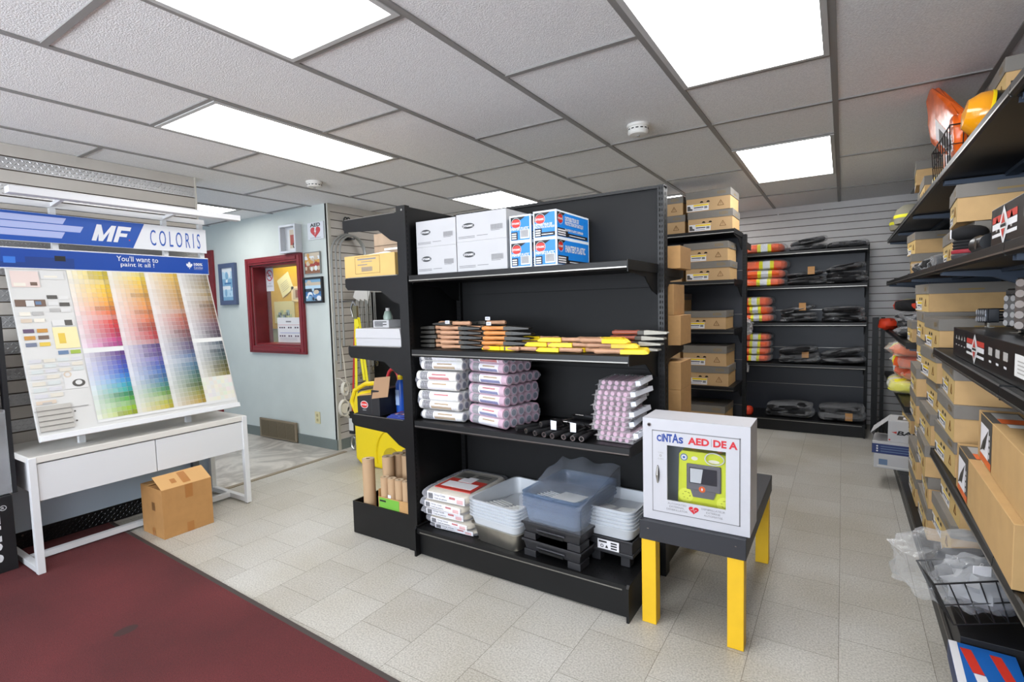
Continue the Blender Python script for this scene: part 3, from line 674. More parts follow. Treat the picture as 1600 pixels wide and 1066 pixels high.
# ================================================================ BLACK GONDOLA AND ITS STOCK
def holes(mb, o, r, u, z0, z1, step=.0254, w=.006, h=.014):
    z = z0
    while z < z1: mb.decal(Vector(o)+Vector(u)*z, r, u, w, h, BLACKD); z += step
def shelf_mesh(w, d, lip=.038, th=.03):
    """shelf board, front at y=0, top at z=0, rolled front lip with a bright strip for its highlight"""
    mb = MB(); mb.box(0, .006, -th, w, d, 0, BLACK)
    mb.prism([(0, -.002), (.006, .001), (.012, 0), (.012, -lip), (.004, -lip), (-.002, -lip+.008)], 0, w, BLACK, ax=0)
    mb.box(.002, -.0035, -lip+.008, w-.002, -.001, -lip+.013, EDGE)
    mb.box(-.002, 0, -lip, 0, d, .004, BLACK); mb.box(w, 0, -lip, w+.002, d, .004, BLACK)
    return mb
def bracket(x, y0, y1, z, dirn=1):
    """tapering shelf bracket from the upright (y1) out to the lip (y0)"""
    mb = MB(); mb.prism([(y0, z-.03), (y0, z-.045), (y0+(y1-y0)*.55, z-.06), (y0+(y1-y0)*.8, z-.12), (y1, z-.14), (y1, z-.03)], x-.002, x+.002, BLACK, ax=0)
    return mb
def deck(mb, x0, x1, y0, y1, z):
    """base deck with rows of small punched holes"""
    mb.box(x0, y0, z-.03, x1, y1, z, BLACK)
    y = y0+.04
    while y < y1-.03:
        x = x0+.03
        while x < x1-.02: mb.disc((x, y, z+.0006), EX, EY, .003, .003, BLACKD, 6); x += .0254
        y += .0254

g = thing('gondola_shelving', 'black double-sided metal gondola full of painting supplies in the middle of the shop', 'shelving', (-1.345, 2.5, 0))
ox, oy = 1.345, -2.5
def G(mb): mb.T = Matrix.Translation((ox, oy, 0)); return mb
gx0, gx1 = -1.948, -.744
for x in (gx0-.015, gx1+.0):
    mb = G(MB()); mb.box(x-.0, 2.475, 0.002, x+.03, 2.535, 1.895, BLACK)
    holes(mb, (x+.008, 2.4742, 0), EX, EZ, .2, 1.88); holes(mb, (x+.0308, 2.50, 0), EY, EZ, .2, 1.88)
    holes(mb, (x+.008+.012, 2.4742, 0), EX, EZ, .2, 1.88, h=.012, w=.004)
    mb.build('upright', g)
mb = G(MB()); mb.box(gx0+.016, 2.496, .14, gx1, 2.512, 1.893, mat('black_panel', '#0d0d0e', .6, spec=.3))
for z in (.62, 1.02, 1.42): mb.box(gx0+.016, 2.4945, z, gx1, 2.496, z+.003, BLACKD)
mb.build('back_panel', g)
mb = G(MB()); mb.box(gx0, 2.48, 1.885, gx1+.03, 2.53, 1.899, BLACK); mb.build('top_cap', g)
ZS = [1.525, 1.130, .742]
for z in ZS:
    mb = shelf_mesh(gx1-gx0, .425); mb.build('shelf', g, loc=(gx0+ox, 2.06+oy, z))
    for x in (gx0+.006, gx1-.006): bracket(x, 2.08, 2.478, z).build('shelf_bracket', g, loc=(ox, oy, 0))
for z in (1.515, 1.12, .742):
    mb = shelf_mesh(gx1-gx0, .40); o = mb.build('rear_shelf', g, loc=(gx1+ox, 2.94+oy, z), rz=R(180))
    for x in (gx0+.006, gx1-.006): bracket(x, 2.92, 2.53, z).build('shelf_bracket', g, loc=(ox, oy, 0))
mb = G(MB()); deck(mb, gx0, gx1, 2.04, 2.475, .152); mb.box(gx0, 2.034, .128, gx1, 2.042, .156, BLACK); mb.box(gx0+.03, 2.0315, .134, gx1-.03, 2.034, .139, EDGE); mb.build('base_deck', g)
mb = G(MB()); mb.box(gx0+.01, 2.055, .006, gx1-.008, 2.065, .128, BLACK); mb.build('kick_plate', g)
mb = G(MB()); mb.box(gx0, 2.535, .12, gx1, 2.93, .15, BLACK); mb.box(gx0, 2.92, .004, gx1, 2.93, .12, BLACK); mb.build('rear_base', g)
for x in (gx0-.004, gx1-.008):
    mb = G(MB()); mb.prism([(2.022, .001), (2.022, .15), (2.035, .163), (2.47, .163), (2.47, .001)], x, x+.012, BLACK, ax=0); mb.build('base_foot', g)
    mb = G(MB()); mb.prism([(2.54, .001), (2.54, .163), (2.91, .163), (2.93, .15), (2.93, .001)], x, x+.012, BLACK, ax=0); mb.build('base_foot', g)

# --- end unit on its left
g = thing('end_shelving', 'black end shelving unit on the left end of the gondola, facing the recess', 'shelving', (-2.0, 2.52, 0))
def E_(mb): mb.T = Matrix.Translation((2.0, -2.52, 0)); return mb
for y in (2.066, 2.93):
    mb = E_(MB()); mb.box(-2.03, y, 0.002, -1.966, y+.035, 1.898, BLACK)
    holes(mb, (-1.9655, y+.008, 0), EY, EZ, .18, 1.88); mb.disc((-1.99, y-.001, 1.875), EX, EZ, .006, .006, STEEL, 10); mb.build('upright', g)
mb = E_(MB()); mb.box(-1.995, 2.101, .15, -1.98, 2.93, 1.895, BLACK); mb.build('back_panel', g)
EZS = [1.868, 1.535, 1.140, .735]
for i, z in enumerate(EZS):
    if i:
        mb = E_(MB()); mb.box(-2.455, 2.074, z-.03, -2.03, 2.955, z-.006, BLACK); mb.box(-2.458, 2.07, z-.045, -2.455, 2.958, z-.002, BLACK); mb.build('shelf', g)
    for y in (2.067, 2.957):
        mb = E_(MB()); mb.prism([(-2.03, z), (-2.03, z-.16), (-2.08, z-.145), (-2.17, z-.085), (-2.44, z-.07), (-2.46, z-.05), (-2.46, z-.008), (-2.44, z)], y, y+.004, BLACK, ax=1)
        mb.box(-2.44, y-.001, z-.003, -2.04, y+.005, z+.0015, EDGE); mb.build('shelf_bracket', g)
mb = E_(MB()); mb.box(-2.49, 2.07, .003, -2.032, 2.078, .198, BLACK); mb.box(-2.49, 2.95, .003, -2.032, 2.958, .198, BLACK); mb.box(-2.49, 2.078, .003, -2.482, 2.95, .198, BLACK); mb.build('base_bin', g)
mb = E_(MB()); mb.box(-2.482, 2.08, .04, -2.034, 2.948, .06, BLACK); mb.build('base_floor', g)

# --- top shelf: white boxes, blue boxes
SZ = ZS[0]+.005
WB = mat('white_box_card', '#b7b7b9', .55)
def oval_logo(mb, o, r, u, w, h, m, t='DYNAMIC', tc=None):
    o = Vector(o); n = Vector(r).cross(Vector(u))
    mb.disc(o, r, u, w/2, h/2, m, 28); mb.ring(o+n*.0004, r, u, w/2*.0+w*.46, w*.455, tc or WHITE, 4) if False else None
    mb.text(t, o+n*.0006-Vector(r)*w*.42-Vector(u)*h*.2, r, u, w*.84, h*.4, tc or WHITE, bold=.03)
def white_box(x0, x1, z0, h, lab):
    w = x1-x0-.003
    t = thing('white_carton', lab, 'box', (x0, 2.12, z0), 0, 'white cartons on the top shelf')
    mb = MB(); mb.box(0, 0, 0, w, .235, h, WB); y = -.0008
    oval_logo(mb, (w*.25, y, h*.56), EX, EZ, w*.25, h*.2, mat('dark_oval', '#2c2f31', .5))
    for k in range(2): mb.decal((w*.04, y, h*(.12+.05*k)), EX, EZ, w*.34, h*.022, GREYINK)
    mb.decal((w*.42, y, h*.17), EX, EZ, w*.22, h*.02, GREYINK)
    for k in range(22): mb.decal((w*.70+k*w*.0105, y, h*.33), EX, EZ, w*(.004 if k % 3 else .007), h*.18, GREYINK)
    mb.decal((w*.70, y, h*.3), EX, EZ, w*.18, h*.015, GREYINK)
    for k in range(3): mb.decal((w*.66, y, h*(.62+.1*k)), EX, EZ, w*(.28 if k == 1 else .13), h*.02, mat('pale_ink', '#b7b7ba', .6))
    mb.decal((w*.98-.03, .06, h+.0006), EX, EY, .03, .1, WB)
    mb.build('carton', t, bev=.002); return t
H1, H2 = .142, .138
white_box(-1.94, -1.668, SZ, H1, 'white carton with oval logo, lower left of the four on the top shelf')
white_box(-1.666, -1.36, SZ, H1+.006, 'white carton with oval logo, lower right of the four on the top shelf')
white_box(-1.94, -1.668, SZ+H1, H2, 'white carton with oval logo, upper left of the four on the top shelf')
white_box(-1.666, -1.36, SZ+H1+.006, H2, 'white carton with oval logo, upper right of the four on the top shelf')
BB = mat('box_blue', '#1b7fd6', .4); BW = mat('box_white_edge', '#dde6ee', .45)
LOGO = mat('logo_red', '#c22a22', .45)
def blue_box(x0, x1, z0, h, lab, txt, side):
    w = x1-x0-.003; d = .355
    t = thing('blue_carton', lab, 'box', (x0, 2.12, z0), 0, 'blue and white cartons on the top shelf')
    mb = MB(); mb.box(0, 0, 0, w, d, h, BW)
    def face(o, r, W, Hh, lines, barcode):
        o = Vector(o); u = EZ; n = Vector(r).cross(u)
        D = lambda a, b, ww, hh, m, k=1: mb.decal(o+Vector(r)*a+u*b+n*.0005*k, r, u, ww, hh, m)
        D(.007, .006, W-.014, Hh-.014, BB)
        mb.shape(o+n*.001, r, u, [(.007, Hh-.05), (.007, Hh-.008), (min(W-.02, .09), Hh-.008), (.05, Hh-.03)], INK)
        c = o+Vector(r)*(.007+.03)+u*(Hh-.038)+n*.0015
        mb.disc(c, r, u, .026, .02, LOGO, 20); mb.ring(c+n*.0004, r, u, .026, .0245, WHITE, 20); mb.text('DYNAMIC', c+n*.0008-Vector(r)*.022-u*.005, r, u, .044, .01, WHITE, bold=.03)
        for k, (s, a, b, ww, hh) in enumerate(lines): mb.text(s, o+Vector(r)*a+u*b+n*.0014, r, u, ww, hh, WHITE, bold=.03)
        D(.009, .008, W*.3, Hh*.3, INK, 2); 
        for k in range(3): D(.012, .012+Hh*.085*k, W*.22, Hh*.05, WHITE, 3)
        if barcode:
            D(W*.5, .012, W*.42, Hh*.33, WHITE, 2)
            for k in range(12): D(W*.53+k*W*.03, .018, W*.014, Hh*.27, INK, 3)
        else: D(W*.32, .01, W*.62, Hh*.14, INK, 2); D(W*.36, .016, W*.5, Hh*.03, WHITE, 3)
    L = [('DISTRIBUTEUR DE', .009, h*.46, w-.03, .011), ('PROTECTION DE PLASTIQUE', .009, h*.36, w-.018, .011)] if side == 'fr' else [("PAINTER'S PLASTIC", .011, h*.42, w-.022, .015)]
    face((0, 0, 0), EX, w, h, L, side != 'fr')
    L2 = [('DISTRIBUTEUR DE', .085, h*.66, .15, .02), ('PROTECTION DE PLASTIQUE', .085, h*.48, .2, .02), ("PAINTER'S PLASTIC DISPENSER", .085, h*.28, .2, .012)] if side == 'fr' else [("PAINTER'S PLASTIC", .085, h*.5, .22, .034)]
    face((w, 0, 0), EY, d, h, L2, False)
    mb.build('carton', t, bev=.0015); return t
b1 = .122
blue_box(-1.345, -1.225, SZ, b1, 'blue carton of plastic sheeting, lower left of four on the top shelf', '', 'en')
blue_box(-1.215, -1.092, SZ, b1+.003, 'blue carton of plastic sheeting, lower right of four on the top shelf', '', 'en')
blue_box(-1.345, -1.225, SZ+b1, b1, 'blue carton of plastic sheeting, upper left of four on the top shelf', '', 'en')
blue_box(-1.215, -1.092, SZ+b1+.003, b1+.003, 'blue carton with French wording, upper right of four on the top shelf', '', 'fr')

# --- second shelf: brushes
BZ = ZS[1]+.002
WOOD1 = mat('beech_handle', '#b58a6c', .5, noise=.1, nscale=30); WOOD2 = mat('orange_handle', '#c98446', .45, noise=.1, nscale=30); WOOD3 = mat('dark_red_handle', '#8a4636', .45)
SLV = mat('dark_sleeve', '#2b2925', .4); BRS = mat('dark_bristle', '#3a362d', .8); PBR = mat('pale_bristle', '#a5a39a', .6); FER = mat('ferrule', '#3d3a33', .45)
STK = mat('price_sticker', '#dfe3ec', .5)
def brush_proto(name, handle, sleeve, L=.25, w=.05, yellow=False, pale=False):
    t = thing(name, 'x', 'paint brush', (0, 0, -5))
    h = L*.5; mb = MB()
    mb.tube([(0, 0, .012), (h*.1, 0, .012), (h*.35, 0, .012), (h*.8, 0, .012), (h, 0, .012)], [.008, .0118, .0105, .0095, .0115], handle, 10)
    mb.build('handle', t, smooth=True)
    if yellow:
        mb = MB(); mb.prism([(h*.98, -w*.42), (h*.98, w*.42), (L*.93, w*.5), (L*.93, -w*.5)], .0015, .0205, YELLOW); mb.hexa([(L*.93, -w*.5, .0015), (L, -w*.5, .004), (L, w*.5, .004), (L*.93, w*.5, .0015), (L*.93, -w*.5, .0205), (L, -w*.5, .0085), (L, w*.5, .0085), (L*.93, w*.5, .0205)], YELLOW)
        mb.build('card_sleeve', t, bev=.001)
    else:
        mb = MB(); mb.box(h*.96, -w*.45, .002, h*1.22, w*.45, .021, FER); mb.build('ferrule', t, bev=.002)
        mb = MB(); m = PBR if pale else sleeve
        mb.hexa([(h*1.2, -w*.46, .0015), (L, -w*.5, .006), (L, w*.5, .006), (h*1.2, w*.46, .0015), (h*1.2, -w*.46, .0215), (L, -w*.5, .013), (L, w*.5, .013), (h*1.2, w*.46, .0215)], m)
        mb.build('bristles' if pale else 'dark_sleeve', t, bev=.0015)
    return t
def place_brush(proto, x, y, z, rz, lab, grp, used={}):
    if proto not in used:
        used[proto] = 1; proto.location = (x, y, z); proto.rotation_euler = (0, 0, rz); proto['label'] = lab; proto['group'] = grp; return proto
    return dup(proto, (x, y, z), rz, lab, grp)
pb1 = brush_proto('paint_brush', WOOD1, SLV); pb2 = brush_proto('paint_brush', WOOD2, SLV, .26, .055); pb3 = brush_proto('paint_brush', WOOD1, YELLOW, .23, .045, True); pb4 = brush_proto('paint_brush', WOOD3, SLV, .25, .05, pale=True)
rb = random.Random(4); th = .0245
# (handle end x, y, angle, count, proto, pile words)
PILES = [(-1.76, 2.20, 182, 5, pb1, 'back-left pile of dark brushes'), (-1.80, 2.125, 8, 5, pb1, 'front-left pile of dark brushes'), (-1.675, 2.19, -6, 5, pb1, 'middle pile of dark brushes'),
         (-1.515, 2.115, 10, 5, pb2, 'pile of orange-handled brushes')]
for (x, y, a, n, p, w) in PILES:
    for i in range(n):
        place_brush(p, x+rb.uniform(-.008, .008), y+rb.uniform(-.004, .004), BZ+th*i, R(a+rb.uniform(-2.5, 2.5)), 'wood-handled paint brush, %s in the %s' % (nth(i, n), w), 'dark sleeved brushes on the second shelf')
for i, (x, y, a, z, w) in enumerate([(-1.86, 2.19, 4, th*5, 'topmost dark brush lying across the back-left pile'), (-1.44, 2.21, 174, th*5, 'dark brush with white sticker lying across the orange-handled brushes'), (-1.60, 2.13, 176, th*5, 'dark brush with white sticker lying across the middle pile')]):
    place_brush(pb1, x, y, BZ+z, R(a), 'wood-handled '+w if i else 'wood-handled '+w, 'dark sleeved brushes on the second shelf')
for i, (x, z, lb) in enumerate(((-1.47, 1.283, 'upper of two on the piled brushes'), (-1.465, 1.258, 'lower of two on the piled brushes'), (-1.73, 1.266, 'on the left pile of brushes'))):
    mb = MB(); mb.box(-.014, -.0006, 0, .014, 0, .016, STK)
    for k in range(5): mb.decal((-.01+.004*k, -.001, .004), EX, EZ, .0018, .009, INK)
    o = mb.build('price_tag', loc=(x, 2.094 if i < 2 else 2.1, z)); tag(o, 'small white barcode tag, '+lb, 'tag', 'barcode tags on the brushes')
YP = [(-1.30, 2.11, 172, 0), (-1.21, 2.12, 176, 0), (-1.10, 2.11, 160, 0), (-.975, 2.115, 178, 0), (-.86, 2.12, 165, 0), (-.93, 2.2, 12, 0),
      (-1.17, 2.16, 150, 1), (-1.05, 2.14, 178, 1), (-.92, 2.15, 184, 1), (-.96, 2.13, 8, 1), (-1.24, 2.18, 185, 1),
      (-.98, 2.16, 184, 2), (-1.04, 2.2, 8, 2), (-1.13, 2.2, 170, 2), (-.99, 2.13, -4, 2)]
LV = ['bottom', 'middle', 'top']
cnt = [sum(1 for q in YP if q[3] == k) for k in range(3)]
for k in range(3):
    row = sorted([q for q in YP if q[3] == k])
    for i, (x, y, a, l) in enumerate(row):
        place_brush(pb3, x, y, BZ+.0222*l, R(a), 'yellow-sleeved paint brush, %s from left in the %s layer of the yellow brushes' % (['first', 'second', 'third', 'fourth', 'fifth', 'sixth'][i], LV[l]), 'yellow sleeved brushes on the second shelf')
place_brush(pb3, -.905, 2.085, BZ, R(12), 'yellow-sleeved paint brush nearest the right end of the shelf front', 'yellow sleeved brushes on the second shelf')
for i in range(4):
    place_brush(pb4, -.92+.01*i, 2.26, BZ+.0242*i, R(-3+2*i), 'dark red handled brush with pale bristles, %s in the end stack' % nth(i, 4), 'pale bristled brushes at the right end')

# --- third shelf: roller covers in clear packs
RZ = ZS[2]+.003
PFILM = film('pack_film', '#f2f4ff', op=.10, rough=.1, scale=22, bump=.9)
NAPW = mat('white_nap', '#e6e4de', .9, bump=.6, bscale=200); NAPP = mat('pink_nap', '#c9a3b4', .9, bump=.6, bscale=200); CORE = mat('roller_core', '#c9ccd6', .4)
LBK = mat('label_black', '#26231f', .5); LGD = mat('label_gold', '#a98a4e', .5); LRD = mat('label_red', '#b83a30', .5); LBL = mat('label_blue', '#2a3a86', .5); LWH = mat('label_white', '#e9e7ea', .5)
def roller_pack(name, label, loc, rz, nz, ny, nap, labs, group, L=.27, r=.0265):
    t = thing(name, label, 'roller covers', loc, rz, group); dz = r*1.86; dy = r*2.02
    for i in range(nz):
        for j in range(ny):
            mb = MB(); y, z = (j+.5)*dy, r+i*dz
            mb.tube([(.004, y, z), (L-.004, y, z)], r*.97, nap, 14); 
            for x, s in ((L-.0038, 1), (.0038, -1)): mb.ring((x+s*.0004, y, z), EY, EZ, r*.72, r*.6, CORE, 16); mb.disc((x+s*.0008, y, z), EY, EZ, r*.6, r*.6, mat('core_shade', '#6f7686', .5), 14)
            if j == 0:
                def band(a, b, lo, hi, m):
                    P = []
                    for k in range(7):
                        th_ = R(lo+(hi-lo)*k/6); P += [(a, y-math.cos(th_)*(r*.985), z+math.sin(th_)*r*.985), (b, y-math.cos(th_)*(r*.985), z+math.sin(th_)*r*.985)]
                    mb.add(P, [(2*k, 2*k+1, 2*k+3, 2*k+2) for k in range(6)], m)
                lb = labs[i % len(labs)]
                band(L*.1, L*.28, -50, 60, LBK); band(L*.28, L*.85, -45, 50, LWH); band(L*.32, L*.82, -42, -5, lb); band(L*.4, L*.75, 15, 32, LRD if i % 2 else LGD)
                for k in range(4): band(L*(.12+.04*k), L*(.13+.04*k), -45, 55, LWH)
            mb.build('roller_cover', t, smooth=True)
    mb = MB(); W, Hh = ny*dy, (nz-1)*dz+2*r
    mb.pillow((L/2, W/2, Hh/2+.001), (L*1.1, W*1.06, Hh*1.02), PFILM, e=.22, amp=.015, seed=hash(label) % 50, nu=36, nv=14, freq=5)
    mb.tube([(-.035, W*.3, Hh*.55), (-.015, W*.35, Hh*.5), (.0, W*.4, Hh*.5)], [.03, .015, .03], PFILM, 10)
    mb.build('clear_wrap', t, smooth=True); return t
roller_pack('roller_cover_pack', 'clear pack of white roller covers, bottom of the left stack under the brushes', (-1.935, 2.10, RZ), R(4), 1, 4, NAPW, [LGD], 'white roller cover packs')
roller_pack('roller_cover_pack', 'clear pack of white roller covers, second from bottom of the left stack', (-1.945, 2.09, RZ+.058), R(2), 2, 4, NAPW, [LGD, LWH], 'white roller cover packs')
roller_pack('roller_cover_pack', 'clear pack of white roller covers, third from bottom of the left stack', (-1.95, 2.085, RZ+.165), R(3), 2, 4, NAPW, [LWH, LRD], 'white roller cover packs', L=.265)
roller_pack('roller_cover_pack', 'clear pack of white roller covers, top of the left stack', (-1.925, 2.095, RZ+.272), R(5), 2, 4, NAPW, [LGD, LWH], 'white roller cover packs', r=.0255)
roller_pack('roller_cover_pack', 'clear pack of pink roller covers, bottom of the stack beside the white packs', (-1.635, 2.135, RZ), R(-13), 2, 5, NAPP, [LWH, LBL], 'pink roller cover packs', L=.255)
roller_pack('roller_cover_pack', 'clear pack of pink roller covers, second from bottom beside the white packs', (-1.645, 2.15, RZ+.107), R(-10), 2, 5, NAPP, [LBL, LBL], 'pink roller cover packs', L=.255)
roller_pack('roller_cover_pack', 'clear pack of pink roller covers, third from bottom beside the white packs', (-1.64, 2.145, RZ+.213), R(-8), 1, 5, NAPP, [LBL], 'pink roller cover packs', L=.265)
roller_pack('roller_cover_pack', 'clear pack of pink roller covers, top of the stack beside the white packs', (-1.635, 2.15, RZ+.271), R(-12), 2, 4, NAPP, [LBL, LRD], 'pink roller cover packs', L=.25, r=.0255)
# --- roller frames
t = thing('paint_roller', 'x', 'roller frame', (0, 0, 0)); GRIP = mat('black_grip', '#1e1e20', .6)
mb = MB(); mb.tube([(0, 0, .014), (0, .02, .014), (0, .06, .014), (0, .105, .014), (0, .125, .014)], [.0135, .014, .0115, .0125, .007], GRIP, 12); mb.ring((0, -.0006, .014), EX, EZ, .0115, .008, STEEL, 14); mb.disc((0, -.0004, .014), EX, EZ, .008, .008, BLACKD, 12)
mb.build('handle', t, smooth=True)
mb = MB(); mb.tube([(0, .125, .014), (.0, .2, .014), (-.05, .235, .016), (-.05, .26, .016), (.0, .275, .016)], .0045, STEEL, 8); mb.build('wire_arm', t, smooth=True)
mb = MB(); mb.tube([(0, .275, .016), (.16, .29, .016)], .009, mat('cage_black', '#2a2a2c', .5), 10); mb.build('roller_cage', t, smooth=True)
FR_ = [(-1.325, 2.10, -28, 0), (-1.255, 2.075, -20, 0), (-1.195, 2.055, -14, 0), (-1.145, 2.05, -10, 0), (-1.10, 2.045, -8, 0), (-1.045, 2.05, -4, 0), (-1.0, 2.05, -2, 0), (-.96, 2.055, 2, 0), (-1.2, 2.12, -24, 1)]
for i, (x, y, a, l) in enumerate(FR_):
    lab = 'black-handled roller frame, %s from the left in the row on the third shelf' % ['first', 'second', 'third', 'fourth', 'fifth', 'sixth', 'seventh', 'eighth'][i] if i < 8 else 'black-handled roller frame lying on top of the others on the third shelf'
    o = t if i == 0 else dup(t, (0, 0, 0))
    o.location = (x, y, RZ+.028*l); o.rotation_euler = (0, 0, R(a)); o['label'] = lab; o['group'] = 'roller frames on the third shelf'
for i, (x, y) in enumerate(((-1.135, 2.10), (-1.035, 2.10))):
    mb = MB(); mb.add([(0, 0, 0), (.028, 0, 0), (.026, .006, .04), (-.004, .006, .042)], [(0, 1, 2, 3)], STK); mb.add([(0, .0004, 0), (.028, .0004, 0), (.026, .0064, .04), (-.004, .0064, .042)], [(3, 2, 1, 0)], STK)
    tag(mb.build('hang_tag', loc=(x, y, RZ+.028)), 'white paper tag standing on the roller frames, %s of two' % ('left', 'right')[i], 'tag', 'paper tags on roller frames')
# --- mini roller packs
NAPM = mat('pink_mini_nap', '#c79fb6', .9, bump=.5, bscale=200); TRAY = film('blister', op=.12, rough=.1, scale=20, bump=.3)
for i in range(6):
    t = thing('mini_roller_pack', 'clear tray of pink mini rollers, %s in the tall stack' % nth(i, 6), 'mini roller pack', (-.925+(.012, -.012, -.008, -.004, .0, .012)[i], 2.13+(0, .0, .01, 0, .01, .02)[i], RZ+.0445*i), R((-2, 4, -3, 5, -4, 3)[i]), 'trays of mini rollers')
    for r_ in range(2):
        for c in range(5 if r_ == 0 else 5):
            mb = MB(); mb.tube([(.014+.03*c+.006*r_, 0, .011+.021*r_), (.014+.03*c+.006*r_, .008, .011+.021*r_), (.014+.03*c+.006*r_, .2, .011+.021*r_)], [.009, .0112, .0112], NAPM, 12); mb.build('mini_roller', t, smooth=True)
    mb = MB(); mb.box(-.004, -.006, 0, .165, .205, .0215, TRAY); mb.box(-.014, -.014, .0215, .182, .21, .0225, TRAY); mb.box(0, -.004, .0225, .166, .205, .0435, TRAY); mb.build('clear_tray', t, bev=.004)
    mb = MB(); mb.hexa([(.166, .0, .024), (.188, .0, .027), (.188, .2, .027), (.166, .2, .024), (.162, .0, .0435), (.184, .0, .047), (.184, .2, .047), (.162, .2, .0435)], STK)
    for k in range(4): mb.hexa([(.167, .01+.045*k, .0445), (.181, .01+.045*k, .0475), (.181, .024+.045*k, .0475), (.167, .024+.045*k, .0445), (.167, .01+.045*k, .045), (.181, .01+.045*k, .048), (.181, .024+.045*k, .048), (.167, .024+.045*k, .045)], INK)
    mb.build('card_label', t)

# --- base: drop cloths
CLO = mat('cream_cloth', '#cfc4ac', .85, noise=.08, nscale=25, bump=.5, bscale=60)
bz = .153
for i, h in enumerate((.03, .04, .045, .045, .055)):
    z = bz+sum((.03, .04, .045, .045, .055)[:i])
    ofs = (.05, .03, .0, -.0, .02)[i]
    t = thing('drop_cloth', 'cream drop cloth in a printed bag, %s in the stack' % nth(i, 5), 'drop cloth', (-1.93+ofs, 2.085+(.02, .01, .01, 0, 0)[i], z), R((2, -1, 1, -2, 1)[i]), 'bagged drop cloths')
    mb = MB(); mb.pillow((.14, .19, h/2), (.30, .40, h*1.06), CLO, e=.25, amp=.012, seed=i+3, nu=40, nv=12, freq=4); mb.build('cloth', t, smooth=True)
    mb = MB()
    mb.box(.02, -.0125, h*.12, .27, -.0105, h*.86, LWH); mb.decal((.028, -.0132, h*.2), EX, EZ, .032, h*.55, LBK)
    mb.text('Drop Cloth', (.07, -.0133, h*.5), EX, EZ, .075, h*.26, INK, bold=.02); mb.text('Toile de peintre', (.07, -.0133, h*.2), EX, EZ, .085, h*.22, INK, bold=.02)
    mb.decal((.17, -.0132, h*.5), EX, EZ, .04, h*.22, LRD); mb.decal((.22, -.0132, h*.2), EX, EZ, .04, h*.4, mat('label_pale_red', '#d9a3a0', .5))
    mb.build('label', t)
    if i == 4:
        mb = MB(); zt = h*1.03
        def top(a, b, c, d, m, k): mb.box(a, b, zt-.004, c, d, zt+.001*k+.003, m)
        top(.03, .04, .27, .2, LRD, 1); top(.05, .07, .25, .15, LWH, 2); top(.03, .2, .27, .31, mat('label_grey', '#7d7a72', .6), 1); top(.10, .16, .19, .24, LWH, 2); top(.05, .22, .13, .29, mat('label_dark_grey', '#55534e', .6), 2)
        for k in range(2): top(.16, .25+.022*k, .25, .26+.022*k, INK, 2)
        mb.build('top_label', t)
    mb = MB(); mb.pillow((.135, .19, h/2), (.335, .42, h*1.12), PFILM, e=.2, amp=.02, seed=i+31, nu=36, nv=10, freq=5); mb.build('clear_bag', t, smooth=True)

# --- base: paint trays
def tray_shell(mb, W, L, Hh, m, tap=.02, th=.003, rib=None, ramp=True):
    """roller tray: front wall at y=0, rounded corners, tapering down; ramp near the front, well at the back"""
    def rr(w0, w1, l0, l1, z, r=.035, n=4):
        p = []
        for cx, cy, a0 in ((w1-r, l0+r, -90), (w1-r, l1-r, 0), (w0+r, l1-r, 90), (w0+r, l0+r, 180)):
            for k in range(n+1): a = R(a0+90*k/n); p.append((cx+r*math.cos(a), cy+r*math.sin(a), z))
        return p
    o0 = rr(tap, W-tap, tap, L-tap, 0); o1 = rr(0, W, 0, L, Hh-.006); rim = rr(-.008, W+.008, -.008, L+.008, Hh-.003); rim2 = rr(-.008, W+.008, -.008, L+.008, Hh); i1 = rr(th, W-th, th, L-th, Hh); 
    i0 = rr(tap+th, W-tap-th, tap+th, L-tap-th, th)
    if ramp: i0 = [(x, y, th+(Hh*.62)*max(0, min(1, (L*.62-y)/(L*.62)))) for x, y, z in i0]
    n = len(o0); P = o0+o1+rim+rim2+i1+i0
    F = [tuple(range(n))[::-1]]
    for a in range(5): F += [(a*n+k, a*n+(k+1) % n, (a+1)*n+(k+1) % n, (a+1)*n+k) for k in range(n)]
    mb.add(P, F, m)
    # inner floor as a sheet
    w0, w1 = tap+th, W-tap-th
    fz = lambda y: th+(Hh*.62)*max(0, min(1, (L*.62-y)/(L*.62))) if ramp else th
    mb.sheet(lambda a, b: (w0+(w1-w0)*a, tap+th+(L-2*tap-2*th)*b, fz(tap+th+(L-2*tap-2*th)*b)+.0008), 1, 10, m)
    if ramp and rib:
        for k in range(6):
            y = L*.08+L*.075*k; xm = W/2
            for x0, x1, dy in ((w0+.02, xm-.02, .0), (xm+.02, w1-.02, .0)):
                pass
            mb.tube([(w0+.015, y+.03, fz(y+.03)+.004), (xm-.012, y+.0, fz(y)+.004), ], .003, rib, 6); mb.tube([(w1-.015, y+.03, fz(y+.03)+.004), (xm+.012, y, fz(y)+.004)], .003, rib, 6)
TW = mat('tray_white', '#c6cacf', .35); TR = mat('tray_rib', '#dddfdc', .35); PAN = mat('steel_pan', '#b0aca2', .3, .9, noise=.1, nscale=15)
t0 = (-1.60, 2.075); A1 = R(-6)
t = thing('metal_tray', 'bright metal paint tray under the stack of large white trays', 'paint tray', (*t0, bz), A1)
mb = MB(); tray_shell(mb, .30, .385, .095, PAN, ramp=False); mb.build('pan', t, smooth=True)
for i in range(6):
    t = thing('paint_tray', 'large white plastic paint tray, %s in the nested stack on the metal tray' % nth(i, 6), 'paint tray', (t0[0]-.005, t0[1]-.006, bz+.055+.0165*i), A1, 'large white paint trays')
    mb = MB(); tray_shell(mb, .31, .40, .085, TW, rib=TR if i == 5 else None); mb.build('tray', t, smooth=True)
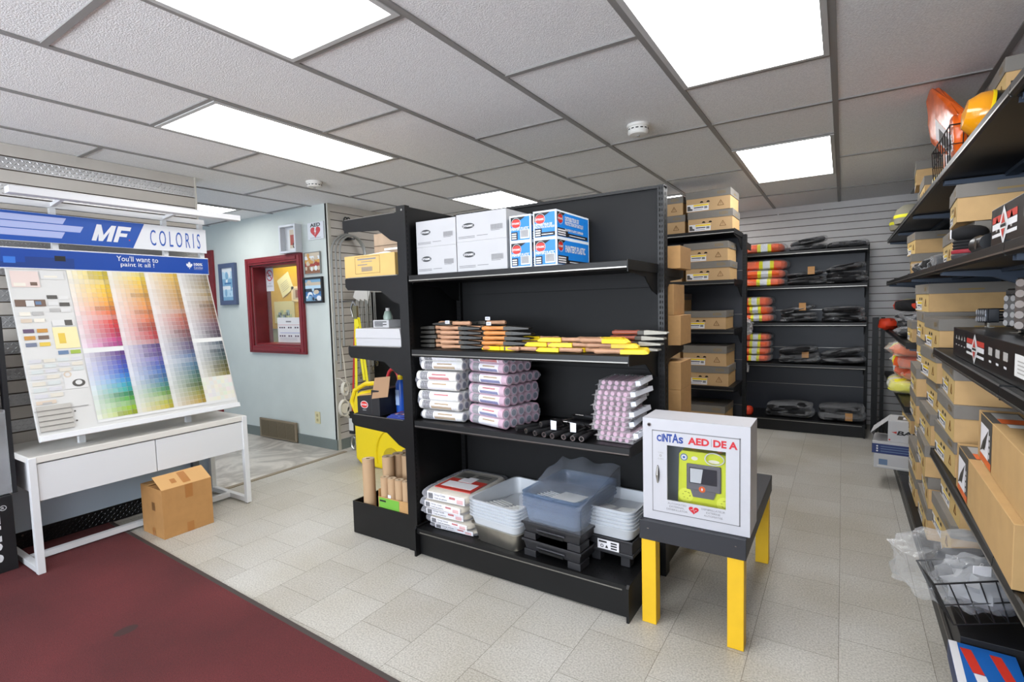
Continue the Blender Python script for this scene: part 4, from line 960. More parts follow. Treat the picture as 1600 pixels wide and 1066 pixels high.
# black bins with clear liners
BINM = mat('black_bin', '#252528', .5); LINER = film('liner', '#8fa3bd', op=.22, rough=.1, tint='#c9d3e0', scale=10, bump=.5)
bx_, by_ = -1.285, 2.07; A2 = R(-4)
def bin_(z, h, lab):
    t = thing('black_tray', lab, 'paint tray', (bx_, by_, z), A2, 'black deep trays under the clear liners')
    mb = MB(); W, L = .315, .40
    mb.hexa([(.012, .012, .03), (W-.012, .012, .03), (W-.012, L, .03), (.012, L, .03), (0, 0, h), (W, 0, h), (W, L, h), (0, L, h)], BINM)
    for a in (0, W-.075): mb.box(a+.004, .004, 0, a+.071, .09, .032, BINM); mb.box(a+.004, L-.09, 0, a+.071, L-.004, .032, BINM)
    mb.box(.08, -.004, h*.62, W-.08, .002, h*.7, mat('bin_edge', '#35353a', .45)); mb.box(-.004, -.004, h-.012, W+.004, L+.004, h, BINM)
    mb.box(.09, -.0015, .034, W-.09, .002, h*.55, BLACKD)
    mb.build('tray', t, bev=.004)
bin_(bz, .085, 'black deep tray, lower of two under the clear tray liners'); bin_(bz+.085, .085, 'black deep tray, upper of two under the clear tray liners')
LI0 = bz+.172
for i in range(5):
    t = thing('tray_liner', 'clear plastic tray liner, %s in the wrapped stack on the black trays' % nth(i, 5), 'tray liner', (bx_-.002, by_+.003, LI0+.016*i), A2, 'clear tray liners')
    mb = MB(); tray_shell(mb, .31, .395, .075, LINER, tap=.012, rib=TR if i == 4 else None); mb.build('liner', t, smooth=True)
    if i == 4:
        mb = MB(); mb.sheet(lambda a, b: (.14+.13*a, .03+.15*b, .05+.012-.02*b), 1, 1, TR); mb.build('label_card', t)
t = thing('liner_bag', 'crumpled clear bag around the stack of tray liners on the black trays', 'plastic bag', (bx_, by_, LI0), A2)
BAGF = film('bag_film', '#e8f0ff', op=.04, rough=.06, scale=9, bump=.8)
mb = MB(); W, L = .315, .40
def bagtop(a, b):
    from mathutils import noise
    z = .118+.09*b+.022*noise.noise(Vector((a*4, b*4, 1)))*(b > .2)
    return (-.008+(W+.016)*a, -.008+(L+.01)*b, z)
mb.sheet(bagtop, 14, 14, BAGF)
mb.sheet(lambda a, b: (-.008+(W+.016)*a, -.010, .004+(bagtop(a, 0)[2]-.004)*b), 14, 3, BAGF); mb.sheet(lambda a, b: (-.010, -.008+(L+.01)*a, .004+(bagtop(0, a)[2]-.004)*b), 14, 3, BAGF); mb.sheet(lambda a, b: (W+.010, -.008+(L+.01)*a, .004+(bagtop(1, a)[2]-.004)*b), 14, 3, BAGF)
mb.build('bag', t, smooth=True)
# small white trays on a black stand
sx_, sy_ = -1.005, 2.20; A3 = R(-2)
t = thing('black_stand_tray', 'black tray with a white printed label under the small white trays', 'paint tray', (sx_, sy_-.01, bz), A3)
mb = MB(); mb.box(0, 0, .055, .225, .27, .125, BINM); mb.box(-.006, -.006, .05, .231, .276, .066, BINM); mb.box(-.004, -.004, .113, .229, .274, .125, BINM)
for x in (.02, .165): mb.box(x, .01, 0, x+.045, .06, .052, BINM); mb.box(x, .21, 0, x+.045, .26, .052, BINM)
mb.build('tray', t, bev=.003)
mb = MB(); mb.box(.06, -.0075, .068, .165, -.0065, .112, LWH)
for k in range(3): mb.decal((.125, -.008, .074+.012*k), EX, EZ, .03, .007, INK)
mb.text('TR', (.065, -.008, .098), EX, EZ, .03, .01, INK, bold=.02) if False else mb.decal((.066, -.008, .098), EX, EZ, .04, .008, INK); mb.ring((.082, -.008, .082), EX, EZ, .008, .005, INK, 14); mb.shape((.105, -.008, .075), EX, EZ, [(-.008, 0), (.008, 0), (0, .015)], INK); mb.build('label', t)
for i in range(6):
    t = thing('paint_tray', 'small white plastic paint tray, %s in the nested stack' % nth(i, 6), 'paint tray', (sx_-.005, sy_-.018, bz+.127+.0165*i), A3, 'small white paint trays')
    mb = MB(); tray_shell(mb, .235, .28, .055, TW, tap=.012, rib=TR if i == 5 else None); mb.build('tray', t, smooth=True)

# --- rear shelves of the gondola: plain cartons showing past the right upright
for i, (z, w, h, d, lb) in enumerate([(1.518, .30, .115, .3, 'plain tan carton behind the right gondola upright on the highest rear shelf'), (1.123, .33, .155, .32, 'plain tan carton behind the right gondola upright, lower of two on the middle rear shelf'),
                                     (1.279, .36, .16, .3, 'plain tan carton behind the right gondola upright, upper of two on the middle rear shelf'), (.745, .33, .145, .33, 'plain tan carton behind the right gondola upright, lower of two on the lowest rear shelf'), (.891, .33, .145, .33, 'plain tan carton behind the right gondola upright, upper of two on the lowest rear shelf')]):
    xr = (-.70, -.70, -.735, -.70, -.70)[i]
    t = thing('tan_carton', lb, 'box', (xr-w, 2.715, z), 0, 'tan cartons on the rear of the gondola')
    d = .215; mb = MB(); mb.box(0, 0, 0, w, d, h, KRAFT); mb.box(w*.42, -.0005, 0, w*.5, d+.0005, h+.0006, mat('tan_tape', '#a98352', .35)); mb.build('carton', t, bev=.002)

# ================================================================ END UNIT STOCK
CRM = mat('cream_carton', '#c9a765', .6, noise=.04, nscale=10)
t = thing('cream_carton', 'pale yellow carton with a printed label on the upper shelf of the end unit', 'box', (-2.47, 2.078, EZS[1]))
mb = MB(); mb.box(0, 0, 0, .405, .20, .125, CRM); y = -.0008
for a in ((.09, .02, .2, .0015), (.09, .115, .2, .0015)): mb.decal((a[0], y, a[1]), EX, EZ, a[2], a[3], INK)
for x in (.09, .2885): mb.decal((x, y, .02), EX, EZ, .0015, .096, INK)
mb.decal((.11, y, .098), EX, EZ, .15, .008, GREYINK); mb.decal((.14, y, .085), EX, EZ, .09, .004, GREYINK); mb.decal((.11, y, .068), EX, EZ, .08, .005, GREYINK)
for k in range(20): mb.decal((.14+.0045*k, y, .032), EX, EZ, .0028 if k % 3 else .0018, .026, GREYINK)
mb.build('carton', t, bev=.002)
mb = MB(); mb.sheet(lambda a, b: (.14+.24*a, .02+.15*b, .127+.02*math.sin(a*5+1)*b+.012*b), 8, 4, PAPER); mb.build('packing_paper', t, smooth=True)
t = thing('wooden_crate', 'pale weathered wood crate end behind the pale yellow carton', 'crate', (-2.445, 2.29, EZS[1]))
mb = MB(); WG = mat('weathered_wood', '#9c8873', .7, noise=.18, nscale=9); mb.box(0, 0, 0, .36, .3, .275, WG); 
for z in (.07, .14, .2): mb.box(.0, -.003, z, .36, 0, z+.003, mat('wood_gap', '#5b4c3d', .8))
mb.decal((.09, -.0035, .17), EX, EZ, .12, .012, PAPER); mb.build('slats', t, bev=.002)
t = thing('white_flat_box', 'flat white box on the middle shelf of the end unit', 'box', (-2.405, 2.08, EZS[2]))
mb = MB(); mb.box(0, 0, 0, .36, .26, .048, WB); mb.build('tray', t, bev=.002)
mb = MB(); mb.hexa([(-.003, -.003, .046), (.363, -.003, .046), (.363, .263, .046), (-.003, .263, .046), (.0, .0, .10), (.35, .0, .10), (.35, .26, .10), (.0, .26, .10)], WB); mb.build('lid', t, bev=.002)
t = thing('small_white_box', 'small white box with black print under the grey bottle on the middle end shelf', 'box', (-2.365, 2.18, EZS[2]+.101))
mb = MB(); mb.box(0, 0, 0, .13, .1, .045, WB)
for k in range(4): mb.decal((.012, -.0008, .008+.008*k), EX, EZ, .1 if k % 2 else .07, .005, INK)
mb.build('carton', t, bev=.002)
t = thing('grey_bottle', 'small grey-green bottle standing on the small white box', 'bottle', (-2.295, 2.235, EZS[2]+.1465))
mb = MB(); mb.lathe([(.027, 0), (.028, .02), (.018, .05), (.015, .052)], mat('bottle_green', '#8b9c92', .3), 16); mb.build('body', t, smooth=True)
mb = MB(); mb.lathe([(.013, .052), (.013, .07), (.0, .07)], PRN['grey'], 14); mb.build('cap', t, smooth=True)
t = thing('dark_box', 'black cardboard display box with a round red and white logo on the lowest end shelf', 'box', (-2.42, 2.08, EZS[3]))
mb = MB(); KB = mat('black_carton_card', '#1a1a1d', .5)
mb.hexa([(0, 0, 0), (.12, 0, 0), (.12, .21, 0), (0, .21, 0), (0, 0, .105), (.12, 0, .12), (.12, .21, .12), (0, .21, .105)], KB); mb.box(.12, 0, 0, .185, .21, .15, KB)
mb.disc((.06, -.0008, .06), EX, EZ, .032, .022, WHITE, 20); mb.disc((.06, -.0012, .06), EX, EZ, .029, .019, LOGO, 20); mb.text('DYNAMIC', (.034, -.0016, .055), EX, EZ, .052, .01, WHITE, bold=.02); mb.decal((.045, -.001, .025), EX, EZ, .03, .006, GREYINK)
mb.build('carton', t, bev=.002)
mb = MB(); mb.hexa([(.005, .01, .107), (.11, .01, .12), (.11, .2, .12), (.005, .2, .107), (.005, .01, .112), (.11, .01, .125), (.11, .2, .125), (.005, .2, .112)], mat('inner_card', '#c39a55', .7)); mb.build('inner_card', t)
t = thing('brown_card_flap', 'loose square of brown card leaning on the black display box', 'card', (-2.29, 2.074, EZS[3]+.1))
mb = MB(); mb.hexa([(0, 0, 0), (.13, 0, .02), (.13, .003, .02), (0, .003, 0), (.01, .02, .12), (.135, .02, .135), (.135, .023, .135), (.01, .023, .12)], mat('brown_flat_card', '#9a7a5c', .8)); mb.build('sheet', t)
t = thing('red_hose_loop', 'red looped hose standing behind the black display box', 'hose', (-2.37, 2.33, EZS[3]))
mb = MB(); mb.tube([(-.05, 0, .002), (-.05, 0, .16)]+[(-.05*math.cos(a), 0, .16+.08*math.sin(a)) for a in [math.pi*k/8 for k in range(1, 8)]]+[(.05, 0, .16), (.055, 0, .002)], .011, mat('red_rubber', '#b3262e', .45), 10); mb.build('hose', t, smooth=True)
BLB = mat('bottle_blue', '#1f4fa8', .35)
for i, (x, y) in enumerate(((-2.20, 2.22), (-2.133, 2.22), (-2.19, 2.31), (-2.122, 2.31))):
    t = thing('blue_bottle', ['blue bottle with yellow cap at the front of the lowest end shelf', 'blue bottle with blue cap at the front right beside the black post', 'blue bottle behind the yellow-capped one on the lowest end shelf', 'blue bottle at the back right beside the black post'][i], 'bottle', (x, y, EZS[3]+(.0 if i < 2 else 0)), 0, 'blue bottles on the lowest end shelf')
    mb = MB(); mb.lathe([(.028, 0), (.03, .01), (.03, .17), (.022, .19), (.014, .2)], BLB, 18); mb.box(-.014, -.0315, .05, .014, -.0295, .14, mat('bottle_label', '#9fb6da', .4)); mb.build('body', t, smooth=True)
    mb = MB(); mb.lathe([(.017, .198), (.017, .225), (0, .225)], YELLOW if i in (0, 2) else BLB, 14); mb.build('cap', t, smooth=True)
for i in range(3):
    t = thing('magazine', 'blue and red printed magazine, %s of three at the front of the lowest end shelf' % ('bottom', 'middle', 'top')[i], 'magazine', (-2.23+.012*i, 2.085+.006*i, EZS[3]+.0105*i), R((2, -3, 4)[i]), 'printed magazines on the end shelf')
    t.location = (-2.175+.01*i, 2.075+.004*i, EZS[3]+.0065*i); 
    mb = MB(); mb.box(0, 0, 0, .14, .095, .006, LBL); 
    r_ = random.Random(i)
    for k in range(8): mb.decal((.01+.015*k, .006+r_.random()*.02, .0066), EX, EY, .012, .05*r_.random()+.02, [LRD, LWH, PRN['steelb']][k % 3])
    mb.build('pages', t)
# paper rolls in the base bin
PR_ = mat('brown_paper', '#b99976', .75); PRE = mat('paper_roll_end', '#cdb596', .8)
def paper_roll(x, y, z, r, h, lab, lb=False):
    t = thing('paper_roll', lab, 'paper roll', (x, y, z), 0, 'rolls of brown masking paper')
    mb = MB(); mb.lathe([(r*.35, h-.006), (r*.35, h), (r, h), (r, 0), (0, 0)][::-1], PR_, 18); mb.ring((0, 0, h+.0006), EX, EY, r*.96, r*.36, PRE, 18); mb.disc((0, 0, h-.003), EX, EY, r*.35, r*.35, mat('roll_hole', '#4e3d2c', .9), 12)
    if lb: mb.add([(-.012, -r-.0008, h*.55), (.012, -r-.0008, h*.55), (.012, -r-.0008, h*.7), (-.012, -r-.0008, h*.7)], [(0,1,2,3)], STK)
    mb.build('roll', t, smooth=True)
bz0 = .0605
paper_roll(-2.40, 2.125, bz0, .037, .395, 'tall brown paper roll standing alone at the left of the base bin')
k = 0
ROWS = ['front', 'second', 'third', 'back']
for r_, y in enumerate((2.18, 2.255, 2.33, 2.405)):
    for c in range(3):
        x = -2.29+.077*c; k += 1
        if r_ == 0 and c > 0: continue
        paper_roll(x+.01*r_, y, bz0, .035, .41 if r_ > 0 or c == 0 else .3, 'brown paper roll, %s row, %s of its row in the base bin' % (ROWS[r_], ('left', 'middle', 'right')[c]), lb=(r_ == 0))
t = thing('roll_carton', 'open tan and green carton holding short paper rolls at the front of the base bin', 'box', (-2.28, 2.082, bz0))
mb = MB(); mb.box(0, .0, 0, .24, .003, .20, KRAFT); mb.box(0, .06, 0, .24, .063, .22, KRAFT); mb.box(0, .003, 0, .003, .06, .24, KRAFT); mb.box(.237, .003, 0, .24, .06, .24, KRAFT)
mb.decal((.006, -.001, .135), EX, EZ, .16, .06, mat('green_print', '#6fae3c', .5)); mb.text('MASKING', (.012, -.0015, .175), EX, EZ, .05, .012, INK) if False else mb.decal((.012, -.0015, .172), EX, EZ, .05, .01, INK); mb.build('carton', t)
for c in range(4):
    paper_roll(-2.252+.058*c, 2.113, bz0+.0005, .0262, .31, 'short brown paper roll, %s of four in the tan and green carton' % ('first', 'second', 'third', 'last')[c], lb=(c == 1))
# ================================================================ DEFIBRILLATOR TABLE
YW = mat('yellow_painted_wood', '#e8b91c', .45, noise=.05, nscale=8); TBG = mat('table_grey', '#2b2c31', .5)
t = thing('side_table', 'small dark grey table with square yellow legs at the right end of the gondola', 'table', (-.5, 2.49, 0))
mb = MB(); mb.box(-.206, -.425, .365, .206, .425, .447, TBG); 
for x in (-.19, .15): mb.disc((x+.02, -.4256, .415), EX, EZ, .004, .002, STEEL, 8)
mb.build('table_top', t, bev=.002)
for x in (-.2, .138):
    for y in (-.418, .36): mb = MB(); mb.box(x, y, 0.001, x+.06, y+.058, .366, YW); mb.build('leg', t, bev=.002)
t = thing('aed_cabinet', 'white metal defibrillator cabinet with blue and red lettering on the yellow-legged table', 'cabinet', (-.49, 2.09, .449))
w, h, d = .206, .425, .178; CW = mat('cabinet_white', '#c4c4c9', .35)
mb = MB(); th = .004
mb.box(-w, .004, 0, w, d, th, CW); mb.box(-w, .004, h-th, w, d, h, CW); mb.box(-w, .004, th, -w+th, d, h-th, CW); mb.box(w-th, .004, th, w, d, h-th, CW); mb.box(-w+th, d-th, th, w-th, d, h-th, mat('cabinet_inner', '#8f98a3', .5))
ix0, ix1, iz0, iz1 = -.158, .172, .036, .378
for a in ((-w, 0, -w+.04, h), (w-.034, 0, w, h), (-w+.04, 0, w-.034, iz0), (-w+.04, iz1, w-.034, h)): mb.box(a[0], 0, a[1], a[2], .006, a[3], CW)
mb.build('body', t)
mb = MB(); a0, a1, c0, c1 = -.105, .120, .092, .32
for a in ((ix0-.005, iz0+.004, a0, iz1-.004), (a1, iz0+.004, ix1-.004, iz1-.004), (a0, iz0+.004, a1, c0), (a0, c1, a1, iz1-.004)): mb.box(a[0], -.0035, a[1], a[2], .003, a[3], CW)
mb.box(ix0-.009, -.001, iz0, ix0-.005, .002, iz1, GREYINK); mb.box(ix1-.004, -.001, iz0, ix1, .002, iz1, GREYINK); mb.box(ix0-.009, -.001, iz1-.004, ix1, .002, iz1, GREYINK); mb.box(ix0-.009, -.001, iz0, ix1, .002, iz0+.004, GREYINK)
y = -.0042
NAVY = mat('letter_navy', '#1c3f8f', .4); LR = mat('letter_red', '#c9252f', .4)
mb.text('C', (-.146, y, .333), EX, EZ, .018, .027, NAVY, bold=.045); mb.text('iNT', (-.126, y, .333), EX, EZ, .042, .034, NAVY, bold=.045); mb.text('A', (-.084, y, .333), EX, EZ, .026, .038, NAVY, bold=.03); mb.text('S', (-.058, y, .333), EX, EZ, .018, .026, NAVY, bold=.045)
mb.text('AED', (-.022, y, .334), EX, EZ, .081, .029, LR, bold=.04); mb.decal((.066, y, .334), EX, EZ, .0016, .031, GREYINK); mb.text('DE A', (.074, y, .334), EX, EZ, .088, .029, LR, bold=.04)
for k, (s, ww) in enumerate((('AUTOMATED', .075), ('EXTERNAL', .06), ('DEFIBRILLATOR', .084))): mb.text(s, (-.108+(.084-ww)/2, y, .077-.0125*k), EX, EZ, ww, .0075, GREYINK)
for k, (s, ww) in enumerate((('DEFIBRILLATEUR', .088), ('EXTERNE', .052), ('AUTOMATISE', .07))): mb.text(s, (.03+(.088-ww)/2, y, .077-.0125*k), EX, EZ, ww, .0075, GREYINK)
mb.shape((.0, y, .069), EX, EZ, [(a*1.15, c) for a, c in heart(.018)], LR); mb.tube([(-.012, y-.0006, .07), (-.005, y-.0006, .07), (-.002, y-.0006, .078), (.003, y-.0006, .06), (.006, y-.0006, .07), (.012, y-.0006, .07)], .0008, SW, 5)
mb.text('TURN', (-.142, y, .283), EX, EZ, .022, .006, PRN['grey']); mb.text('ALARM', (-.143, y, .258), EX, EZ, .024, .006, PRN['grey']); mb.ring((-.131, y, .274), EX, EZ, .005, .002, PRN['grey'], 12)
dr = mb.build('door', t)
mb = MB(); mb.box(a0, -.0008, c0, a1, .0008, c1, GLASS); mb.build('door_glass', dr)
mb = MB(); mb.disc((-.143, -.0045, .195), EX, EZ, .007, .038, BLACKD, 20); mb.tube([(-.143, -.006, .16), (-.143, -.016, .195), (-.143, -.006, .23)], [.003, .006, .003], STEEL, 8); mb.build('door_handle', dr)
mb = MB(); mb.cyl((-.178, -.004, .398), (-.178, 0, .398), .008, STEEL, n=14); mb.disc((-.178, -.0046, .398), EX, EZ, .005, .005, BLACKD, 10); mb.build('lock', t)
t = thing('defibrillator', 'lime yellow defibrillator with a grey screen inside the white cabinet', 'defibrillator', (-.485, 2.125, .454))
LIME = mat('lime_plastic', '#c9d22a', .4); DGR = mat('device_grey', '#5d5b60', .45)
mb = MB(); mb.prism([(-.085, .0), (.118, 0), (.118, .265), (.105, .285), (-.066, .285), (-.078, .27)], .02, .10, LIME, ax=1)
mb.shape((0, .0195, 0), EX, EZ, [(-.045, .125), (.085, .125), (.085, .235), (-.04, .235)], mat('lime_shade', '#b3bd22', .4))
for x, z in ((-.06, .10), (.09, .085)):
    mb.disc((x+.01, .0188, z), EX, EZ, .03, .03, mat('lime_light', '#d9df4a', .4), 20)
    for k in range(9): mb.decal((x+.01+.014*math.cos(k), .0182, z+.014*math.sin(k)), EX, EZ, .006, .0025, mat('lime_dark', '#8e9420', .5))
mb.build('body', t, bev=.004)
mb = MB(); mb.box(-.046, .012, .128, .088, .02, .236, DGR); mb.shape((0, .0122, 0), EX, EZ, [(-.02, .1), (.06, .1), (.07, .13), (-.03, .13)], DGR); mb.build('face_plate', t, bev=.004)
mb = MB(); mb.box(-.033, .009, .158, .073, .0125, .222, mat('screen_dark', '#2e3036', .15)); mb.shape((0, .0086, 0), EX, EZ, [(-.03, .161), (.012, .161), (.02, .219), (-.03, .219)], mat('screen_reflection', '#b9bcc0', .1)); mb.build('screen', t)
mb = MB(); mb.disc((.016, .0115, .136), EX, EZ, .013, .013, mat('orange_button', '#d1591f', .4), 18); mb.disc((.016, .011, .136), EX, EZ, .003, .006, SW, 10); mb.build('shock_button', t)
mb = MB(); mb.disc((-.057, .0192, .258), EX, EZ, .015, .015, PRN['steelb'], 18); mb.disc((-.057, .0188, .258), EX, EZ, .011, .011, SW, 16); mb.disc((-.057, .0184, .258), EX, EZ, .005, .005, BLUE, 12); mb.build('power_button', t)
mb = MB(); mb.disc((-.015, .0192, .258), EX, EZ, .013, .008, PRN['beige'], 16); mb.disc((.06, .0192, .253), EX, EZ, .022, .007, PRN['beige'], 16); mb.build('badge', t)
mb = MB(); mb.tube([(-.03, .06, .285), (-.02, .055, .30), (.02, .05, .308), (.07, .05, .295), (.09, .05, .275)], .006, mat('cable_orange', '#b0622c', .4), 8)
mb.build('cable', t, smooth=True)
mb = MB(); mb.tube([(.065+.036*math.cos(a), .004-.004*math.sin(a*2), .268+.024*math.sin(a)) for a in [2*math.pi*k/18 for k in range(18)]], .0025, PRN['lgrey'], 6, closed=True); mb.build('electrode_lead', t, smooth=True)

# ================================================================ SHOE BOXES
SBK = mat('boot_box_kraft', '#c6a26f', .7, noise=.05, nscale=18); SBF = mat('boot_box_front', '#c2a074', .7); SBL = mat('boot_box_lid', '#7b766f', .65, noise=.05, nscale=12); GOLD = mat('gold_print', '#8d7647', .5); AMB = mat('amber_line', '#6f4a12', .6)
SBS = mat('boot_box_cream_end', '#c9ab6e', .7)
PROTO = {}
def shoebox_proto(W, D, Hh, style):
    t = thing('shoebox', 'x', 'shoebox', (0, 0, -8)); k = Hh*.64
    fr = SBF if style == 0 else SBS
    mb = MB(); mb.box(0, .0, 0, W, D, k+.02, SBK); y = -.0007
    mb.decal((0, y*.5, 0), EX, EZ, W, k+.018, fr); y = -.0014
    lw = W*.5
    mb.decal((W*.02, y, .006), EX, EZ, lw, k*.52, LWH); mb.decal((W*.17, y*1.3, k*.42), EX, EZ, lw-W*.155, k*.13, YELLOW)
    mb.shape((W*.03, y*1.4, .012), EX, EZ, [(0, 0), (W*.12, 0), (W*.12, k*.12), (W*.075, k*.16), (W*.06, k*.36), (0, k*.36)], mat('boot_print', '#4c4a48', .6))
    mb.decal((W*.18, y*1.3, k*.28), EX, EZ, W*.22, k*.07, INK)
    for i in range(7): mb.decal((W*.18+i*W*.03, y*1.3, k*.14), EX, EZ, W*.016, k*.06, GREYINK)
    mb.decal((W*.42, y*1.3, k*.2), EX, EZ, W*.07, k*.17, GREYINK)
    for x in (W*.36, W*.51): mb.shape((x, y*1.3, k*.66), EX, EZ, [(W*.04*math.cos(a), W*.036*math.sin(a)) for a in [math.pi*q/8 for q in range(9)]], BLACKD)
    c = W*.79; s = k*.36
    for p, q in (((c-s*.62, k*.32), (c, k*.32+s*1.1)), ((c, k*.32+s*1.1), (c+s*.62, k*.32)), ((c+s*.62, k*.32), (c-s*.62, k*.32))): mb.bar((p[0], y, p[1]), (q[0], y, q[1]), .003, .0015, AMB, up=(0,1,0))
    mb.decal((c-.0015, y*1.2, k*.45), EX, EZ, .003, s*.4, AMB); mb.decal((c-.0015, y*1.2, k*.38), EX, EZ, .003, .003, AMB)
    mb.build('carton', t)
    mb = MB(); mb.box(-.004, -.004, k, W+.004, D+.004, Hh, SBL); mb.text('KEEN', (W*.72, -.0048, k+(Hh-k)*.3), EX, EZ, W*.18, (Hh-k)*.4, GOLD, bold=.01)
    mb.decal((W+.0048, D*.35, k+(Hh-k)*.3), EY, EZ, D*.3, (Hh-k)*.16, GOLD); mb.decal((W*.3, D*.4, Hh+.0006), EX, EY, W*.35, D*.12, GOLD)
    mb.build('lid', t, bev=.0015)
    return t
def shoebox(x, y, z, rz, lab, grp, W=.345, D=.33, Hh=.152, style=0, rot=None):
    k = (W, D, Hh, style)
    if k not in PROTO:
        o = PROTO[k] = shoebox_proto(*k); o.location = (x, y, z); o.rotation_euler = rot or (0, 0, rz); o['label'] = lab; o['group'] = grp; return o
    return dup(PROTO[k], (x, y, z), rz, lab, grp, rot)

# ================================================================ SECOND GONDOLA (boots)
def rack(name, label, x0, x1, yf, ys, ztop, zs, deckz, rear=False):
    g = thing(name, label, 'shelving', ((x0+x1)/2, ys, 0)); o = (-(x0+x1)/2, -ys, 0); W = x1-x0
    for x in (x0-.03, x1):
        mb = MB(); mb.T = Matrix.Translation(o); mb.box(x, ys-.03, 0.002, x+.03, ys+.03, ztop, BLACK); holes(mb, (x+.005, ys-.0308, 0), EX, EZ, .2, ztop-.02, h=.012, w=.004); holes(mb, (x+.019, ys-.0308, 0), EX, EZ, .2, ztop-.02, h=.012, w=.004); holes(mb, (x+.0308, ys-.015, 0), EY, EZ, .2, ztop-.02); mb.build('upright', g)
    mb = MB(); mb.T = Matrix.Translation(o); mb.box(x0, ys-.004, .13, x1, ys+.008, ztop-.005, mat('black_panel_blue', '#2a2e38', .4)); 
    for z in (.42, .82, 1.22, 1.6): mb.box(x0, ys-.006, z, x1, ys-.0042, z+.004, EDGE)
    mb.build('back_panel', g)
    for z in zs:
        mb = shelf_mesh(W, ys-yf-.005); mb.build('shelf', g, loc=(x0+o[0], yf+o[1], z))
        for x in (x0+.006, x1-.006): bracket(x, yf+.02, ys-.03, z).build('shelf_bracket', g, loc=o)
    mb = MB(); mb.T = Matrix.Translation(o); mb.box(x0, yf-.004, deckz-.03, x1, ys-.005, deckz, BLACK); mb.box(x0+.02, yf-.0065, deckz-.018, x1-.02, yf-.004, deckz-.013, EDGE); mb.build('base_deck', g)
    mb = MB(); mb.T = Matrix.Translation(o); mb.box(x0, yf+.01, .003, x1, yf+.02, deckz-.03, BLACK); mb.build('kick_plate', g)
    for x in (x0-.004, x1-.008):
        mb = MB(); mb.T = Matrix.Translation(o); mb.box(x, yf-.01, .002, x+.012, ys-.03, deckz+.008, BLACK); mb.build('base_foot', g)
    return g
U2 = [1.915, 1.512, 1.11, .64]
g2 = rack('gondola_shelving', 'black metal gondola stocked with boot boxes behind the painting supplies', -1.95, -.735, 4.48, 4.92, 1.908, U2, .15)
mb = MB(); mb.T = Matrix.Translation((1.3425, -4.92, 0)); mb.box(-.735, 4.955, 1.80, -.73, 5.35, 1.86, BLACK); mb.build('rear_bracket', g2)
GB = 'boot boxes on the second gondola'
def st(n, what, x, y, z, **k):
    for i in range(n):
        shoebox(x+(.0, -.015, .008)[i % 3], y, z+k.get('Hh', .152)*i+.002, R((0, -1.5, 1)[i % 3]), 'grey-lidded boot box, %s, %s' % (what, nth(i, n) if n > 1 else 'alone'), GB, **k)
st(2, 'right end of the top shelf beside the tall black upright', -1.10, 4.52, 1.915, Hh=.165); st(2, 'second column on the top shelf behind the gondola upright', -1.475, 4.53, 1.915, Hh=.155)
st(2, 'right column on the second shelf down', -1.115, 4.50, 1.512, Hh=.155); st(2, 'left column on the second shelf down', -1.50, 4.52, 1.512, Hh=.155)
st(1, 'right column on the middle shelf', -1.145, 4.50, 1.11, Hh=.15); st(2, 'left column on the middle shelf', -1.50, 4.555, 1.11, Hh=.15)
st(2, 'right column on the fourth shelf down', -1.125, 4.50, .64, Hh=.165); st(2, 'left column on the fourth shelf down', -1.50, 4.52, .64, Hh=.165)
st(2, 'right column on the base shelf', -1.14, 4.52, .15, Hh=.16); st(1, 'left column on the base shelf', -1.52, 4.54, .15, Hh=.16)

# ================================================================ BACK RACK: hi-vis vests and bagged black clothing
U3 = [1.815, 1.475, 1.105, .69]
rack('wall_shelving', 'black metal wall shelving against the back wall with orange vests and black bags', -1.02, .19, 5.88, 6.36, 1.885, U3, .13)
ORG = mat('hivis_orange', '#f4642a', .6, noise=.08, nscale=12); YEL = mat('hivis_yellow', '#e6e22a', .6); SIL = mat('reflective_silver', '#d9dde2', .35)
BLKC = mat('black_cloth', '#131316', .85, noise=.2, nscale=15); CBAG = film('clear_garment_bag', '#eef0f4', op=.07, rough=.12, scale=16, bump=1.2)
def loft(mb, L, D, Hh, m, bands=(), seed=0, lump=.05, n=14, e=.55, sag=0, rise=0):
    """soft folded bundle along x: superellipse sections, rounded ends, banded materials"""
    from mathutils import noise
    xs = sorted(set([0, .02, .06, .15, .3, .45, .6, .75, .88, .95, .985, 1]+[v for a, b, _ in bands for v in (a, b)]))
    P = []
    for u in xs:
        k = (1-abs(2*u-1)**6)**.5*.85+.15 if 0 < u < 1 else .12
        for i in range(n):
            th = 2*math.pi*i/n; c, s = math.cos(th), math.sin(th)
            yy = math.copysign(abs(c)**e, c); zz = math.copysign(abs(s)**e, s)
            f = 1+lump*noise.noise(Vector((u*4+seed*3.1, yy*1.5, zz*1.5+seed)))*2
            P.append((u*L, D/2+yy*D/2*k*f, max(0, Hh/2+zz*Hh/2*k*f)+rise*u-sag*math.sin(math.pi*u)*0))
    N = len(xs)
    for i in range(N-1):
        mid = (xs[i]+xs[i+1])/2; mm_ = m
        for a, b, q in bands:
            if a <= mid <= b: mm_ = q
        mb.add([P[i*n+j] for j in range(n)]+[P[(i+1)*n+j] for j in range(n)], [(j, (j+1) % n, n+(j+1) % n, n+j) for j in range(n)], mm_)
    mb.add(P[:n], [tuple(range(n))[::-1]], m); mb.add(P[-n:], [tuple(range(n))], m)
def vest(x, y, z, L, Hh, rz, lab, grp, seed):
    t = thing('safety_vest', lab, 'safety vest', (x, y, z), rz, grp)
    mb = MB(); loft(mb, L, .30, Hh, ORG, [(.42, .5, YEL), (.5, .65, SIL), (.65, .73, YEL)], seed, .04); mb.build('folded_vest', t, smooth=True)
    mb = MB(); loft(mb, L*1.07, .32, Hh*1.05, CBAG, (), seed+9, .07); mb.build('clear_bag', t, smooth=True)
